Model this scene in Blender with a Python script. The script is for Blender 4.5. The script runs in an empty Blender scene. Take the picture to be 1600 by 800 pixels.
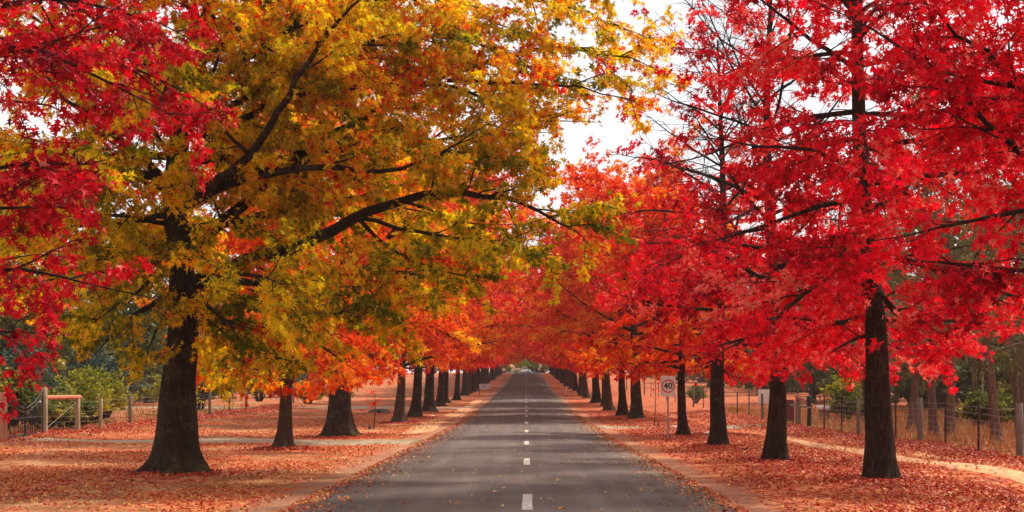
import bpy, math, random
import numpy as np
from mathutils import Vector

S = bpy.context.scene
COL = S.collection
PI = math.pi
R_ = math.radians
HAZE = .00022

# ------------------------------------------------------------------ terrain
PY = [-60, 0, 60, 100, 130, 159, 213, 286, 370, 395, 430, 520, 800, 1500]
PZ = [0.0, 0, 0.0, .38, .93, 1.38, 2.5, 4.35, 6.42, 6.5, 6.2, 5.0, 4.0, 4.0]

def prof(y):
    # smoothed piecewise profile of the road
    y = np.asarray(y, float)
    return (np.interp(y - 9, PY, PZ) + np.interp(y, PY, PZ) + np.interp(y + 9, PY, PZ)) / 3.0

def gz(x, y):
    x = np.asarray(x, float); y = np.asarray(y, float)
    z = prof(y)
    side = np.clip((np.abs(x) - 4.2) / 2.5, 0, 1)
    z = z - .02 + side * (0.035 * np.sin(x * .9 + .35 * y) + .03 * np.sin(.55 * y - .4 * x + 1.3))
    # shallow table drain between the trees and the track on the right, and a bank at the fence
    z = z + .10 * np.exp(-((x - 11.9) / 1.0) ** 2) - .07 * np.exp(-((x - 9.2) / .55) ** 2)
    z = z + .07 * np.exp(-((x + 19.2) / 1.6) ** 2)
    return z

def G(x, y):
    return float(gz(x, y))

# ------------------------------------------------------------------ helpers
def tag(o, label=None, cat=None, group=None, kind=None):
    if label: o['label'] = label
    if cat: o['category'] = cat
    if group: o['group'] = group
    if kind: o['kind'] = kind
    return o

def empty(name, loc=(0, 0, 0), rz=0.0):
    o = bpy.data.objects.new(name, None)
    COL.objects.link(o)
    o.location = loc
    o.rotation_euler = (0, 0, rz)
    o.empty_display_size = .3
    return o

class MB:
    """collects polygons and links them as one mesh object"""
    def __init__(s):
        s.v = []; s.nv = 0; s.loops = []; s.cnt = []; s.tone = []; s.mi = []; s.sm = []
    def add(s, V, F, tone=0.5, mi=0, smooth=False):
        V = np.asarray(V, float).reshape(-1, 3)
        F = np.asarray(F, np.int64)
        s.v.append(V)
        s.loops.append((F + s.nv).ravel())
        s.cnt.append(np.full(len(F), F.shape[1], np.int64))
        t = np.asarray(tone, float)
        s.tone.append(np.full(len(F), float(t)) if t.ndim == 0 else t)
        s.mi.append(np.full(len(F), mi, np.int64))
        s.sm.append(np.full(len(F), smooth, bool))
        s.nv += len(V)
    def box(s, c, size, mi=0, rot=None):
        c = np.asarray(c, float); h = np.asarray(size, float) / 2
        V = np.array([[x, y, z] for x in (-1, 1) for y in (-1, 1) for z in (-1, 1)], float) * h
        if rot is not None: V = V @ np.asarray(rot).T
        F = [[0, 1, 3, 2], [4, 6, 7, 5], [0, 4, 5, 1], [2, 3, 7, 6], [0, 2, 6, 4], [1, 5, 7, 3]]
        s.add(V + c, F, mi=mi)
    def tube(s, P, r, k=8, mi=0, cap=True, smooth=True, wob=None):
        P = np.asarray(P, float); n = len(P)
        r = np.broadcast_to(np.asarray(r, float), (n,))
        T = np.gradient(P, axis=0); T /= np.linalg.norm(T, axis=1)[:, None] + 1e-9
        ref = np.array([0, 0, 1.0]) if abs(T[0, 2]) < .8 else np.array([1.0, 0, 0])
        A = np.cross(T, ref); A /= np.linalg.norm(A, axis=1)[:, None] + 1e-9
        B = np.cross(T, A)
        a = np.arange(k) * 2 * PI / k
        rr = r[:, None] * np.ones(k)[None]
        if wob is not None: rr = rr * wob(n, a)
        V = P[:, None] + rr[..., None] * (np.cos(a)[None, :, None] * A[:, None] + np.sin(a)[None, :, None] * B[:, None])
        i = np.arange(n - 1)[:, None] * k; j = np.arange(k)[None]; j2 = (j + 1) % k
        F = np.stack([i + j, i + j2, i + k + j2, i + k + j], -1).reshape(-1, 4)
        s.add(V, F, mi=mi, smooth=smooth)
        if cap:
            s.add(V[0], [list(range(k))[::-1]], mi=mi); s.add(V[-1], [list(range(k))], mi=mi)
    def sticks(s, A, B, ra, rb):
        """many thin three-sided twigs at once"""
        A = np.asarray(A, float); B = np.asarray(B, float); n = len(A)
        if n == 0: return
        T = B - A; T /= np.linalg.norm(T, axis=1)[:, None] + 1e-9
        U = np.cross(T, np.array([.31, .52, .79])); U /= np.linalg.norm(U, axis=1)[:, None] + 1e-9
        W = np.cross(T, U)
        V = np.zeros((n, 6, 3))
        for q in range(3):
            d = math.cos(q * 2 * PI / 3) * U + math.sin(q * 2 * PI / 3) * W
            V[:, q] = A + d * ra; V[:, 3 + q] = B + d * rb
        base = np.array([[0, 1, 4, 3], [1, 2, 5, 4], [2, 0, 3, 5]])
        F = (np.arange(n)[:, None, None] * 6 + base[None]).reshape(-1, 4)
        s.add(V.reshape(-1, 3), F)
    def build(s, name, mats, parent=None, use_tone=False):
        me = bpy.data.meshes.new(name)
        V = np.concatenate(s.v); L = np.concatenate(s.loops); C = np.concatenate(s.cnt)
        me.vertices.add(len(V)); me.vertices.foreach_set('co', V.astype(np.float32).ravel())
        me.loops.add(len(L)); me.loops.foreach_set('vertex_index', L.astype(np.int32))
        me.polygons.add(len(C))
        st = np.concatenate([[0], np.cumsum(C)[:-1]])
        me.polygons.foreach_set('loop_start', st.astype(np.int32))
        me.polygons.foreach_set('loop_total', C.astype(np.int32))
        me.polygons.foreach_set('material_index', np.concatenate(s.mi).astype(np.int32))
        me.polygons.foreach_set('use_smooth', np.concatenate(s.sm))
        if use_tone:
            a = me.attributes.new('tone', 'FLOAT', 'FACE')
            a.data.foreach_set('value', np.concatenate(s.tone).astype(np.float32))
        me.update(calc_edges=True); me.validate()
        if not isinstance(mats, (list, tuple)): mats = [mats]
        for m in mats: me.materials.append(m)
        o = bpy.data.objects.new(name, me)
        COL.objects.link(o)
        if parent: o.parent = parent
        return o

def copy_tree(o, parent=None):
    c = o.copy(); COL.objects.link(c)
    c.parent = parent
    for ch in o.children:
        d = ch.copy(); COL.objects.link(d); d.parent = c
        for g in ch.children:
            e = g.copy(); COL.objects.link(e); e.parent = d
    return c

# ------------------------------------------------------------------ materials
class NT:
    def __init__(s, name):
        s.m = bpy.data.materials.new(name); s.m.use_nodes = True
        s.t = s.m.node_tree; s.t.nodes.clear()
    def n(s, t, **kw):
        x = s.t.nodes.new(t)
        for k, v in kw.items(): setattr(x, k, v)
        return x
    def l(s, a, b): s.t.links.new(a, b)
    def coord(s, scale=(1, 1, 1), which='Object'):
        c = s.n('ShaderNodeTexCoord'); mp = s.n('ShaderNodeMapping')
        mp.inputs['Scale'].default_value = scale
        s.l(c.outputs[which], mp.inputs['Vector']); return mp.outputs['Vector']
    def noise(s, vec, scale, detail=4, rough=.55, dist=0):
        x = s.n('ShaderNodeTexNoise')
        x.inputs['Scale'].default_value = scale; x.inputs['Detail'].default_value = detail
        x.inputs['Roughness'].default_value = rough; x.inputs['Distortion'].default_value = dist
        if vec is not None: s.l(vec, x.inputs['Vector'])
        return x.outputs['Fac']
    def voro(s, vec, scale, feature='F1'):
        x = s.n('ShaderNodeTexVoronoi', feature=feature)
        x.inputs['Scale'].default_value = scale
        s.l(vec, x.inputs['Vector']); return x
    def ramp(s, fac, stops, interp='LINEAR'):
        x = s.n('ShaderNodeValToRGB'); e = x.color_ramp.elements
        x.color_ramp.interpolation = interp
        while len(e) < len(stops): e.new(.5)
        for el, (p, c) in zip(e, stops):
            el.position = p; el.color = (*c, 1) if len(c) == 3 else c
        s.l(fac, x.inputs['Fac']); return x.outputs['Color']
    def math(s, op, a, b=None, clamp=False):
        x = s.n('ShaderNodeMath', operation=op, use_clamp=clamp)
        for i, q in enumerate((a, b)):
            if q is None: continue
            if isinstance(q, (int, float)): x.inputs[i].default_value = q
            else: s.l(q, x.inputs[i])
        return x.outputs[0]
    def mix(s, fac, a, b, mode='MIX'):
        x = s.n('ShaderNodeMix', data_type='RGBA', blend_type=mode)
        for i, q in ((0, fac), (6, a), (7, b)):
            if isinstance(q, (int, float)): x.inputs[i].default_value = q
            elif isinstance(q, tuple): x.inputs[i].default_value = (*q, 1)
            else: s.l(q, x.inputs[i])
        return x.outputs[2]
    def smooth(s, v, a, b):
        x = s.n('ShaderNodeMapRange', interpolation_type='SMOOTHSTEP')
        x.inputs['From Min'].default_value = a; x.inputs['From Max'].default_value = b
        s.l(v, x.inputs['Value']); return x.outputs[0]
    def out(s, col, rough=.7, bump=None, bstr=.4, bdist=.02, metal=0, spec=.3):
        p = s.n('ShaderNodeBsdfPrincipled'); o = s.n('ShaderNodeOutputMaterial')
        if isinstance(col, tuple): p.inputs['Base Color'].default_value = (*col, 1)
        else: s.l(col, p.inputs['Base Color'])
        if isinstance(rough, (int, float)): p.inputs['Roughness'].default_value = rough
        else: s.l(rough, p.inputs['Roughness'])
        p.inputs['Metallic'].default_value = metal
        p.inputs['Specular IOR Level'].default_value = spec
        if bump is not None:
            b = s.n('ShaderNodeBump'); b.inputs['Strength'].default_value = bstr
            b.inputs['Distance'].default_value = bdist
            s.l(bump, b.inputs['Height']); s.l(b.outputs[0], p.inputs['Normal'])
        s.l(p.outputs[0], o.inputs[0]); return s.m

def leaf_mat(name, stops, trans=.48, spec=.10):
    t = NT(name)
    a = t.n('ShaderNodeAttribute', attribute_name='tone')
    c = t.ramp(a.outputs['Fac'], stops)
    p = t.n('ShaderNodeBsdfPrincipled'); t.l(c, p.inputs['Base Color'])
    p.inputs['Roughness'].default_value = .5; p.inputs['Specular IOR Level'].default_value = spec
    tr = t.n('ShaderNodeBsdfTranslucent')
    hs = t.n('ShaderNodeHueSaturation'); hs.inputs['Saturation'].default_value = 1.1; hs.inputs['Value'].default_value = 1.15
    t.l(c, hs.inputs['Color']); t.l(hs.outputs[0], tr.inputs['Color'])
    mx = t.n('ShaderNodeMixShader'); mx.inputs[0].default_value = trans
    t.l(p.outputs[0], mx.inputs[1]); t.l(tr.outputs[0], mx.inputs[2])
    o = t.n('ShaderNodeOutputMaterial'); t.l(mx.outputs[0], o.inputs[0])
    return t.m

M = {}
M['gold'] = leaf_mat('golden_oak_leaf', [(0, (.13, .145, .006)), (.22, (.36, .33, .006)), (.45, (.78, .56, .010)), (.62, (.90, .62, .014)), (.80, (.84, .25, .006)), (.92, (.74, .08, .008)), (1, (.62, .02, .012))], .56)
M['amber'] = leaf_mat('amber_leaf', [(0, (.40, .03, .006)), (.22, (.68, .045, .006)), (.48, (.80, .10, .006)), (.72, (.84, .26, .008)), (1, (.84, .52, .02))])
M['scarlet'] = leaf_mat('scarlet_leaf', [(0, (.42, .006, .006)), (.4, (.74, .016, .010)), (.72, (.82, .055, .010)), (.9, (.82, .19, .01)), (1, (.82, .40, .02))])
M['crimson'] = leaf_mat('crimson_leaf', [(0, (.20, .002, .010)), (.3, (.50, .003, .016)), (.6, (.76, .005, .020)), (.82, (.86, .016, .034)), (.94, (.86, .06, .06)), (1, (.82, .22, .17))], .50)
M['flame'] = leaf_mat('flame_leaf', [(0, (.46, .008, .006)), (.4, (.76, .022, .008)), (.62, (.82, .11, .008)), (.85, (.84, .26, .010)), (1, (.84, .46, .02))])
M['rose'] = leaf_mat('rose_red_leaf', [(0, (.40, .015, .02)), (.4, (.72, .024, .032)), (.75, (.80, .07, .06)), (1, (.78, .24, .15))])
M['ruby'] = leaf_mat('ruby_leaf', [(0, (.12, .002, .008)), (.35, (.38, .003, .014)), (.7, (.68, .010, .022)), (.92, (.74, .04, .045)), (1, (.66, .18, .13))], .34)
M['olive'] = leaf_mat('olive_gum_leaf', [(0, (.045, .05, .015)), (.5, (.10, .105, .025)), (1, (.21, .18, .04))], .25)
M['garden'] = leaf_mat('garden_shrub_leaf', [(0, (.04, .06, .02)), (.5, (.11, .14, .03)), (.8, (.25, .24, .04)), (1, (.45, .36, .06))], .3)
M['bluegreen'] = leaf_mat('blue_green_leaf', [(0, (.03, .05, .04)), (.5, (.07, .11, .085)), (1, (.15, .19, .12))], .25)
M['limeleaf'] = leaf_mat('lime_yellow_leaf', [(0, (.10, .12, .015)), (.5, (.28, .27, .03)), (1, (.55, .45, .05))], .35)
M['litter'] = leaf_mat('fallen_leaf', [(0, (.20, .012, .008)), (.3, (.46, .036, .016)), (.6, (.52, .13, .036)), (.85, (.60, .26, .09)), (1, (.64, .42, .07))], .12, .2)
M['roadleaf'] = leaf_mat('dry_road_leaf', [(0, (.42, .07, .02)), (.5, (.55, .24, .06)), (1, (.66, .46, .12))], .12, .2)
M['drygrass'] = leaf_mat('dry_grass_blade', [(0, (.24, .09, .03)), (.6, (.40, .17, .06)), (1, (.52, .27, .10))], .2, .1)

def bark(name, dark, mid, light, lichen=None, sc=1.0, vert=.16):
    t = NT(name)
    v = t.coord((9 * sc, 9 * sc, 9 * sc * vert))
    n1 = t.noise(v, 1.9, 9, .72, 1.1)
    n3 = t.noise(t.coord((30 * sc, 30 * sc, 30 * sc * .35)), 1.5, 5, .7, .4)
    ridge = t.math('ABSOLUTE', t.math('SUBTRACT', n1, .5))
    h = t.math('ADD', t.math('MULTIPLY', t.math('MINIMUM', ridge, .16), 3.4), t.math('MULTIPLY', n3, .5))
    c = t.ramp(h, [(.22, dark), (.55, mid), (.95, light)])
    v2 = t.coord((1, 1, 1))
    if lichen:
        f = t.smooth(t.math('ADD', t.noise(v2, 2.3, 6, .7), t.math('MULTIPLY', n1, .15)), .56, .78)
        c = t.mix(t.math('MULTIPLY', f, t.math('MULTIPLY', n3, 1.05)), c, lichen)
    return t.out(c, .88, h, .9, .09, spec=.12)
M['bark_big'] = bark('furrowed_bark', (.022, .013, .009), (.085, .050, .034), (.17, .11, .075), (.20, .16, .06))
M['bark'] = bark('dark_oak_bark', (.022, .012, .009), (.078, .043, .030), (.17, .10, .07), (.15, .12, .07))
M['bark_tan'] = bark('tan_bark', (.045, .026, .017), (.14, .08, .052), (.24, .15, .10), (.18, .17, .06))
M['bark_gum'] = bark('peeling_gum_bark', (.10, .05, .034), (.26, .145, .095), (.38, .25, .18), (.16, .09, .06), .6, .12)
M['twig'] = bark('grey_twig', (.02, .012, .01), (.06, .038, .03), (.12, .08, .062), None, 1, .3)

def simple(name, c1, c2, sc=6, rough=.6, stretch=(1, 1, 1), metal=0, b=.2, spec=.3):
    t = NT(name); v = t.coord(stretch); n = t.noise(v, sc, 6, .65)
    return t.out(t.ramp(n, [(.3, c1), (.62 if 'road_paint' in name else .72, c2)]), rough, n, b, .01, metal, spec)
M['post_grey'] = simple('weathered_timber', (.095, .072, .056), (.23, .18, .14), 8, .85, (3, 3, .4))
M['post_tan'] = simple('pale_timber', (.25, .18, .10), (.42, .32, .19), 8, .8, (3, 3, .4))
M['post_red'] = simple('terracotta_stained_timber', (.30, .10, .05), (.46, .19, .10), 8, .8, (3, 3, .4))
M['picket'] = simple('rusty_dark_steel', (.035, .014, .012), (.09, .03, .024), 14, .7)
M['wire'] = simple('galvanised_wire', (.16, .13, .11), (.30, .25, .22), 10, .5, metal=.4)
M['iron'] = simple('black_wrought_iron', (.014, .012, .012), (.045, .035, .03), 14, .55, metal=.3)
M['galv'] = simple('galvanised_steel', (.20, .19, .18), (.36, .34, .32), 7, .5, metal=.5)
M['white'] = simple('white_paint', (.62, .60, .58), (.80, .79, .77), 6, .5)
M['signwhite'] = simple('weathered_white_sheeting', (.58, .50, .44), (.74, .68, .62), 5, .5)
M['signred'] = simple('red_sign_paint', (.45, .012, .02), (.58, .02, .03), 5, .5)
M['black'] = simple('black_paint', (.010, .010, .010), (.03, .03, .03), 5, .5)
M['maroon'] = simple('maroon_paint', (.10, .012, .02), (.17, .02, .035), 5, .55)
M['concrete'] = simple('old_concrete', (.14, .11, .09), (.28, .23, .19), 7, .9)
M['rubber'] = simple('tyre_rubber', (.012, .012, .012), (.03, .028, .026), 9, .8)
M['traytan'] = simple('cream_tray_paint', (.55, .36, .20), (.68, .50, .32), 4, .6)
M['glass'] = simple('dark_window_glass', (.03, .035, .04), (.06, .065, .07), 2, .1, spec=.6)
M['linepaint'] = simple('worn_road_paint', (.17, .135, .115), (.62, .57, .50), 12, .75)
M['orange'] = simple('orange_roof_tile', (.50, .14, .05), (.64, .24, .09), 5, .7)
M['wall'] = simple('cream_weatherboard', (.48, .40, .32), (.60, .52, .42), 5, .8)

# ground: leaf litter over sandy soil
def ground_mat():
    t = NT('leafy_ground')
    g = t.n('ShaderNodeNewGeometry'); P = g.outputs['Position']
    sx = t.n('ShaderNodeSeparateXYZ'); t.l(P, sx.inputs[0]); X = sx.outputs[0]
    big = t.noise(P, .24, 4, .6); mid = t.noise(P, .7, 5, .65); fine = t.noise(P, 9, 6, .75)
    soil = t.ramp(t.math('ADD', t.math('MULTIPLY', mid, .7), t.math('MULTIPLY', fine, .3)),
                  [(.36, (.15, .055, .024)), (.50, (.29, .120, .048)), (.63, (.60, .35, .165))])
    v1 = t.voro(P, 7.5); v2 = t.voro(P, 13)
    h1 = t.n('ShaderNodeSeparateColor'); t.l(v1.outputs['Color'], h1.inputs[0])
    h2 = t.n('ShaderNodeSeparateColor'); t.l(v2.outputs['Color'], h2.inputs[0])
    leafc = t.ramp(h1.outputs[0], [(0, (.14, .012, .008)), (.35, (.34, .034, .016)), (.65, (.46, .11, .035)), (1, (.58, .24, .09))])
    leafc2 = t.ramp(h2.outputs[0], [(0, (.13, .02, .012)), (.4, (.42, .085, .035)), (1, (.60, .25, .10))])
    # more litter on the right side, less in the bare patches
    right = t.smooth(X, -2, 5)
    cov = t.math('ADD', t.math('ADD', big, t.math('MULTIPLY', right, .14)), t.math('MULTIPLY', mid, .25))
    covm = t.smooth(cov, .55, .68)
    l1 = t.math('LESS_THAN', h1.outputs[1], t.math('MULTIPLY', covm, .75))
    l2 = t.math('LESS_THAN', h2.outputs[1], t.math('ADD', t.math('MULTIPLY', covm, .5), .10))
    c = t.mix(l2, soil, leafc2); c = t.mix(l1, c, leafc)
    # bare shoulder right beside the seal
    ax = t.math('ABSOLUTE', t.math('ADD', X, .2))
    sh = t.math('SUBTRACT', 1, t.smooth(t.math('ADD', ax, t.math('MULTIPLY', mid, 1.3)), 4.3, 5.0))
    sh = t.math('MULTIPLY', sh, .6)
    c = t.mix(sh, c, t.ramp(fine, [(.3, (.20, .115, .075)), (.7, (.38, .235, .155))]))
    hgt = t.math('ADD', t.math('MULTIPLY', l1, t.math('SUBTRACT', 1, v1.outputs['Distance'])), t.math('MULTIPLY', fine, .6))
    return t.out(c, .92, hgt, .55, .04, spec=.1)
M['ground'] = ground_mat()

def road_mat():
    t = NT('worn_asphalt')
    g = t.n('ShaderNodeNewGeometry'); P = g.outputs['Position']
    mp = t.n('ShaderNodeMapping'); mp.inputs['Scale'].default_value = (1.6, .05, 1); t.l(P, mp.inputs[0])
    streak = t.noise(mp.outputs[0], 1.3, 4, .6)
    patch = t.noise(P, .35, 5, .6); agg = t.noise(P, 70, 3, .8)
    sx = t.n('ShaderNodeSeparateXYZ'); t.l(P, sx.inputs[0])
    f = t.math('ADD', t.math('MULTIPLY', streak, .5), t.math('ADD', t.math('MULTIPLY', patch, .3), t.math('MULTIPLY', agg, .2)))
    c = t.ramp(f, [(.36, (.074, .056, .048)), (.52, (.110, .085, .074)), (.68, (.160, .127, .110))])
    # dusty greenish edge
    e = t.smooth(t.math('ABSOLUTE', t.math('ADD', sx.outputs[0], t.math('ADD', .2, t.math('MULTIPLY', patch, .5)))), 2.75, 3.5)
    c = t.mix(t.math('MULTIPLY', e, .55), c, (.15, .125, .075))
    return t.out(c, .82, agg, .35, .01, spec=.2)
M['road'] = road_mat()

def gravel(name, a, b):
    t = NT(name); g = t.n('ShaderNodeNewGeometry'); P = g.outputs['Position']
    n = t.noise(P, 1.2, 5, .7); v = t.voro(P, 22)
    hc = t.n('ShaderNodeSeparateColor'); t.l(v.outputs['Color'], hc.inputs[0])
    f = t.math('ADD', t.math('MULTIPLY', n, .6), t.math('MULTIPLY', hc.outputs[0], .4))
    return t.out(t.ramp(f, [(.25, a), (.75, b)]), .9, hc.outputs[0], .4, .02, spec=.1)
M['gravel'] = gravel('grey_gravel', (.20, .15, .09), (.42, .33, .22))
M['dirt'] = gravel('sandy_track', (.46, .22, .10), (.72, .42, .22))

# ------------------------------------------------------------------ setting
def grid(xs, ys, zf, name, mat, skirt=0):
    xs = np.asarray(xs, float); ys = np.asarray(ys, float)
    Xg, Yg = np.meshgrid(xs, ys)
    V = np.stack([Xg, Yg, zf(Xg, Yg)], -1).reshape(-1, 3)
    nx = len(xs); i = np.arange(len(ys) - 1)[:, None] * nx; j = np.arange(nx - 1)[None]
    F = np.stack([i + j, i + j + 1, i + nx + j + 1, i + nx + j], -1).reshape(-1, 4)
    m = MB(); m.add(V, F, smooth=True); return m.build(name, mat)

xs = np.concatenate([[-1200, -600, -300, -150, -90, -60, -45, -36], np.arange(-30, 30.1, .6), [36, 45, 60, 90, 150, 300, 600, 1200]])
ys = np.concatenate([np.arange(-60, 10, 5), np.arange(10, 130, .8), np.arange(130, 430, 3), [440, 470, 520, 600, 800, 1100, 1500]])
tag(grid(xs, ys, gz, 'ground', M['ground']), kind='structure')

rng = np.random.default_rng(5)
# road with ragged edges
def build_road():
    Y = np.concatenate([np.arange(-40, 130, .35), np.arange(130, 392, 2.0)])
    n = len(Y)
    def rag(seed):
        r = np.random.default_rng(seed); w = r.normal(size=n)
        a = np.convolve(w, np.ones(3) / 3, 'same') * .13 + np.convolve(w, np.ones(31) / 31, 'same') * .25
        return a * np.clip((170 - Y) / 40, 0.25, 1)
    t = np.clip((Y - 40) / 300, 0, 1)
    xl = -3.42 + .38 * t + rag(1); xr = 3.08 + .35 * t + rag(2)
    cols = [xl - .02, xl, xl * .6, xl * .25, xr * .1, xr * .55, xr, xr + .02]
    zz = prof(Y)
    dz = [-.06, .012, .045, .06, .06, .045, .012, -.06]
    V = np.stack([np.stack([c, Y, zz + d], -1) for c, d in zip(cols, dz)], 1).reshape(-1, 3)
    k = len(cols); i = np.arange(n - 1)[:, None] * k; j = np.arange(k - 1)[None]
    F = np.stack([i + j, i + j + 1, i + k + j + 1, i + k + j], -1).reshape(-1, 4)
    m = MB(); m.add(V, F, smooth=True)
    return tag(m.build('road', M['road']), kind='structure')
build_road()
tag(grid(np.arange(-70, 70.1, 2), [392.3, 395, 398.5], lambda x, y: prof(y) + .03, 'cross_road', M['road']), kind='structure')

# painted dashes, one sheet each: markings of the road
mk = MB()
d0 = 3850 / (795 - 610.)
k = 0
while True:
    a = 19.9 + 12 * k; k += 1
    if a > 372: break
    Lm = 3.0
    yy = np.linspace(a, a + Lm, 5); z = prof(yy) + .065
    w = .075
    xc = .02
    V = np.concatenate([np.stack([np.full(5, xc - w), yy, z], -1), np.stack([np.full(5, xc + w), yy, z], -1)])
    V[:, 0] += rng.normal(size=10) * .006
    F = [[i, 5 + i, 6 + i, i + 1] for i in range(4)]
    mk.add(V, F)
tag(mk.build('road_markings', M['linepaint']), kind='structure')

def strip(name, pts, mat, dz=.02, rag=.1, seed=0, sub=.5):
    """ribbon: pts = (x, y, halfwidth) control points"""
    r = np.random.default_rng(seed); pts = np.asarray(pts, float)
    d = np.concatenate([[0], np.cumsum(np.linalg.norm(np.diff(pts[:, :2], axis=0), axis=1))])
    s_ = np.arange(0, d[-1], sub)
    x = np.interp(s_, d, pts[:, 0]); y = np.interp(s_, d, pts[:, 1]); w = np.interp(s_, d, pts[:, 2])
    tx = np.gradient(x); ty = np.gradient(y); L = np.hypot(tx, ty); nx, ny = -ty / L, tx / L
    wl = w + np.convolve(r.normal(size=len(s_)), np.ones(3) / 3, 'same') * rag
    wr = w + np.convolve(r.normal(size=len(s_)), np.ones(3) / 3, 'same') * rag
    rows = []
    for f in np.linspace(-1, 1, 7):
        ww = np.where(f < 0, wl, wr) * f
        px, py = x + nx * ww, y + ny * ww
        dd = dz if abs(f) < .99 else -.03
        rows.append(np.stack([px, py, gz(px, py) + dd], -1))
    V = np.stack(rows, 1).reshape(-1, 3); k = 7; n = len(s_)
    i = np.arange(n - 1)[:, None] * k; j = np.arange(k - 1)[None]
    F = np.stack([i + j, i + k + j, i + k + j + 1, i + j + 1], -1).reshape(-1, 4)
    m = MB(); m.add(V, F, smooth=True)
    return tag(m.build(name, mat), kind='structure')
strip('gravel_driveway', [(-30, 51.5, 1.9), (-18.3, 50.6, 1.9), (-10, 48.6, 2.0), (-3.6, 48.4, 3.0)], M['gravel'], seed=3, rag=.25)
strip('gravel_driveway', [(-30, 106, 2.2), (-4, 104, 2.6)], M['gravel'], seed=4, rag=.2)
strip('gravel_driveway', [(3.4, 65, 2.6), (8, 65.4, 1.8), (26, 67, 1.8)], M['gravel'], seed=5, rag=.2)
strip('dirt_track', [(10.3, 16, .34), (10.1, 28, .42), (9.9, 40, .36), (9.5, 52, .3), (8.9, 61, .3)], M['dirt'], .015, .12, seed=6)
strip('dirt_track', [(11.2, 18, .25), (11.0, 30, .3), (10.9, 40, .22)], M['dirt'], .012, .12, seed=7)
strip('dirt_track', [(-4.6, 56, .5), (-4.7, 66, .8), (-4.8, 76, .7), (-4.4, 90, .6), (-4.3, 130, .4)], M['dirt'], .012, .25, seed=8)

# ------------------------------------------------------------------ trees
# lobed leaf outline (base, side lobes, notches, tip), y along the leaf
LOBED = np.array([(0, 0), (.36, .20), (.09, .34), (.52, .62), (.10, .60), (.0, 1.05), (-.10, .60), (-.52, .62), (-.09, .34), (-.36, .20)], float)
SIMPLE = np.array([(0, 0), (.30, .30), (.34, .62), (0, 1), (-.34, .62), (-.30, .30)], float)
STAR = np.array([(0, 0), (.44, .36), (.13, .50), (0, 1.05), (-.13, .50), (-.44, .36)], float)
SLIM = np.array([(0, 0), (.10, .4), (0, 1), (-.10, .4)], float)

def leaves(mb, pos, dirv, size, tone, shape, r, flat=.7):
    n = len(pos)
    if n == 0: return
    D = dirv / (np.linalg.norm(dirv, axis=1)[:, None] + 1e-9)
    N = np.array([0, 0, 1.0]) + r.normal(size=(n, 3)) * flat
    U = np.cross(D, N); U /= np.linalg.norm(U, axis=1)[:, None] + 1e-9
    N = np.cross(U, D)
    sh = shape
    k = len(sh)
    curl = -.5 * (sh[:, 1] - .2) ** 2 + .35 * np.abs(sh[:, 0])          # tip droops, sides fold up
    cs = r.uniform(.3, 1.3, n)
    V = pos[:, None] + size[:, None, None] * (sh[None, :, 0, None] * U[:, None] + sh[None, :, 1, None] * D[:, None]
                                              + (curl[None] * cs[:, None])[..., None] * N[:, None])
    F = np.arange(n * k).reshape(n, k)
    mb.add(V.reshape(-1, 3), F, tone=np.clip(tone, 0, 1))

def path(r, p, d, L, step, wander, gravity):
    n = max(2, int(math.ceil(L / step))); pts = [np.array(p, float)]; d = np.array(d, float)
    d /= np.linalg.norm(d)
    st = L / n
    for i in range(n):
        d = d + r.normal(size=3) * wander + np.array([0, 0, gravity]) * st
        d /= np.linalg.norm(d)
        pts.append(pts[-1] + d * st)
    return np.array(pts)

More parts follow.
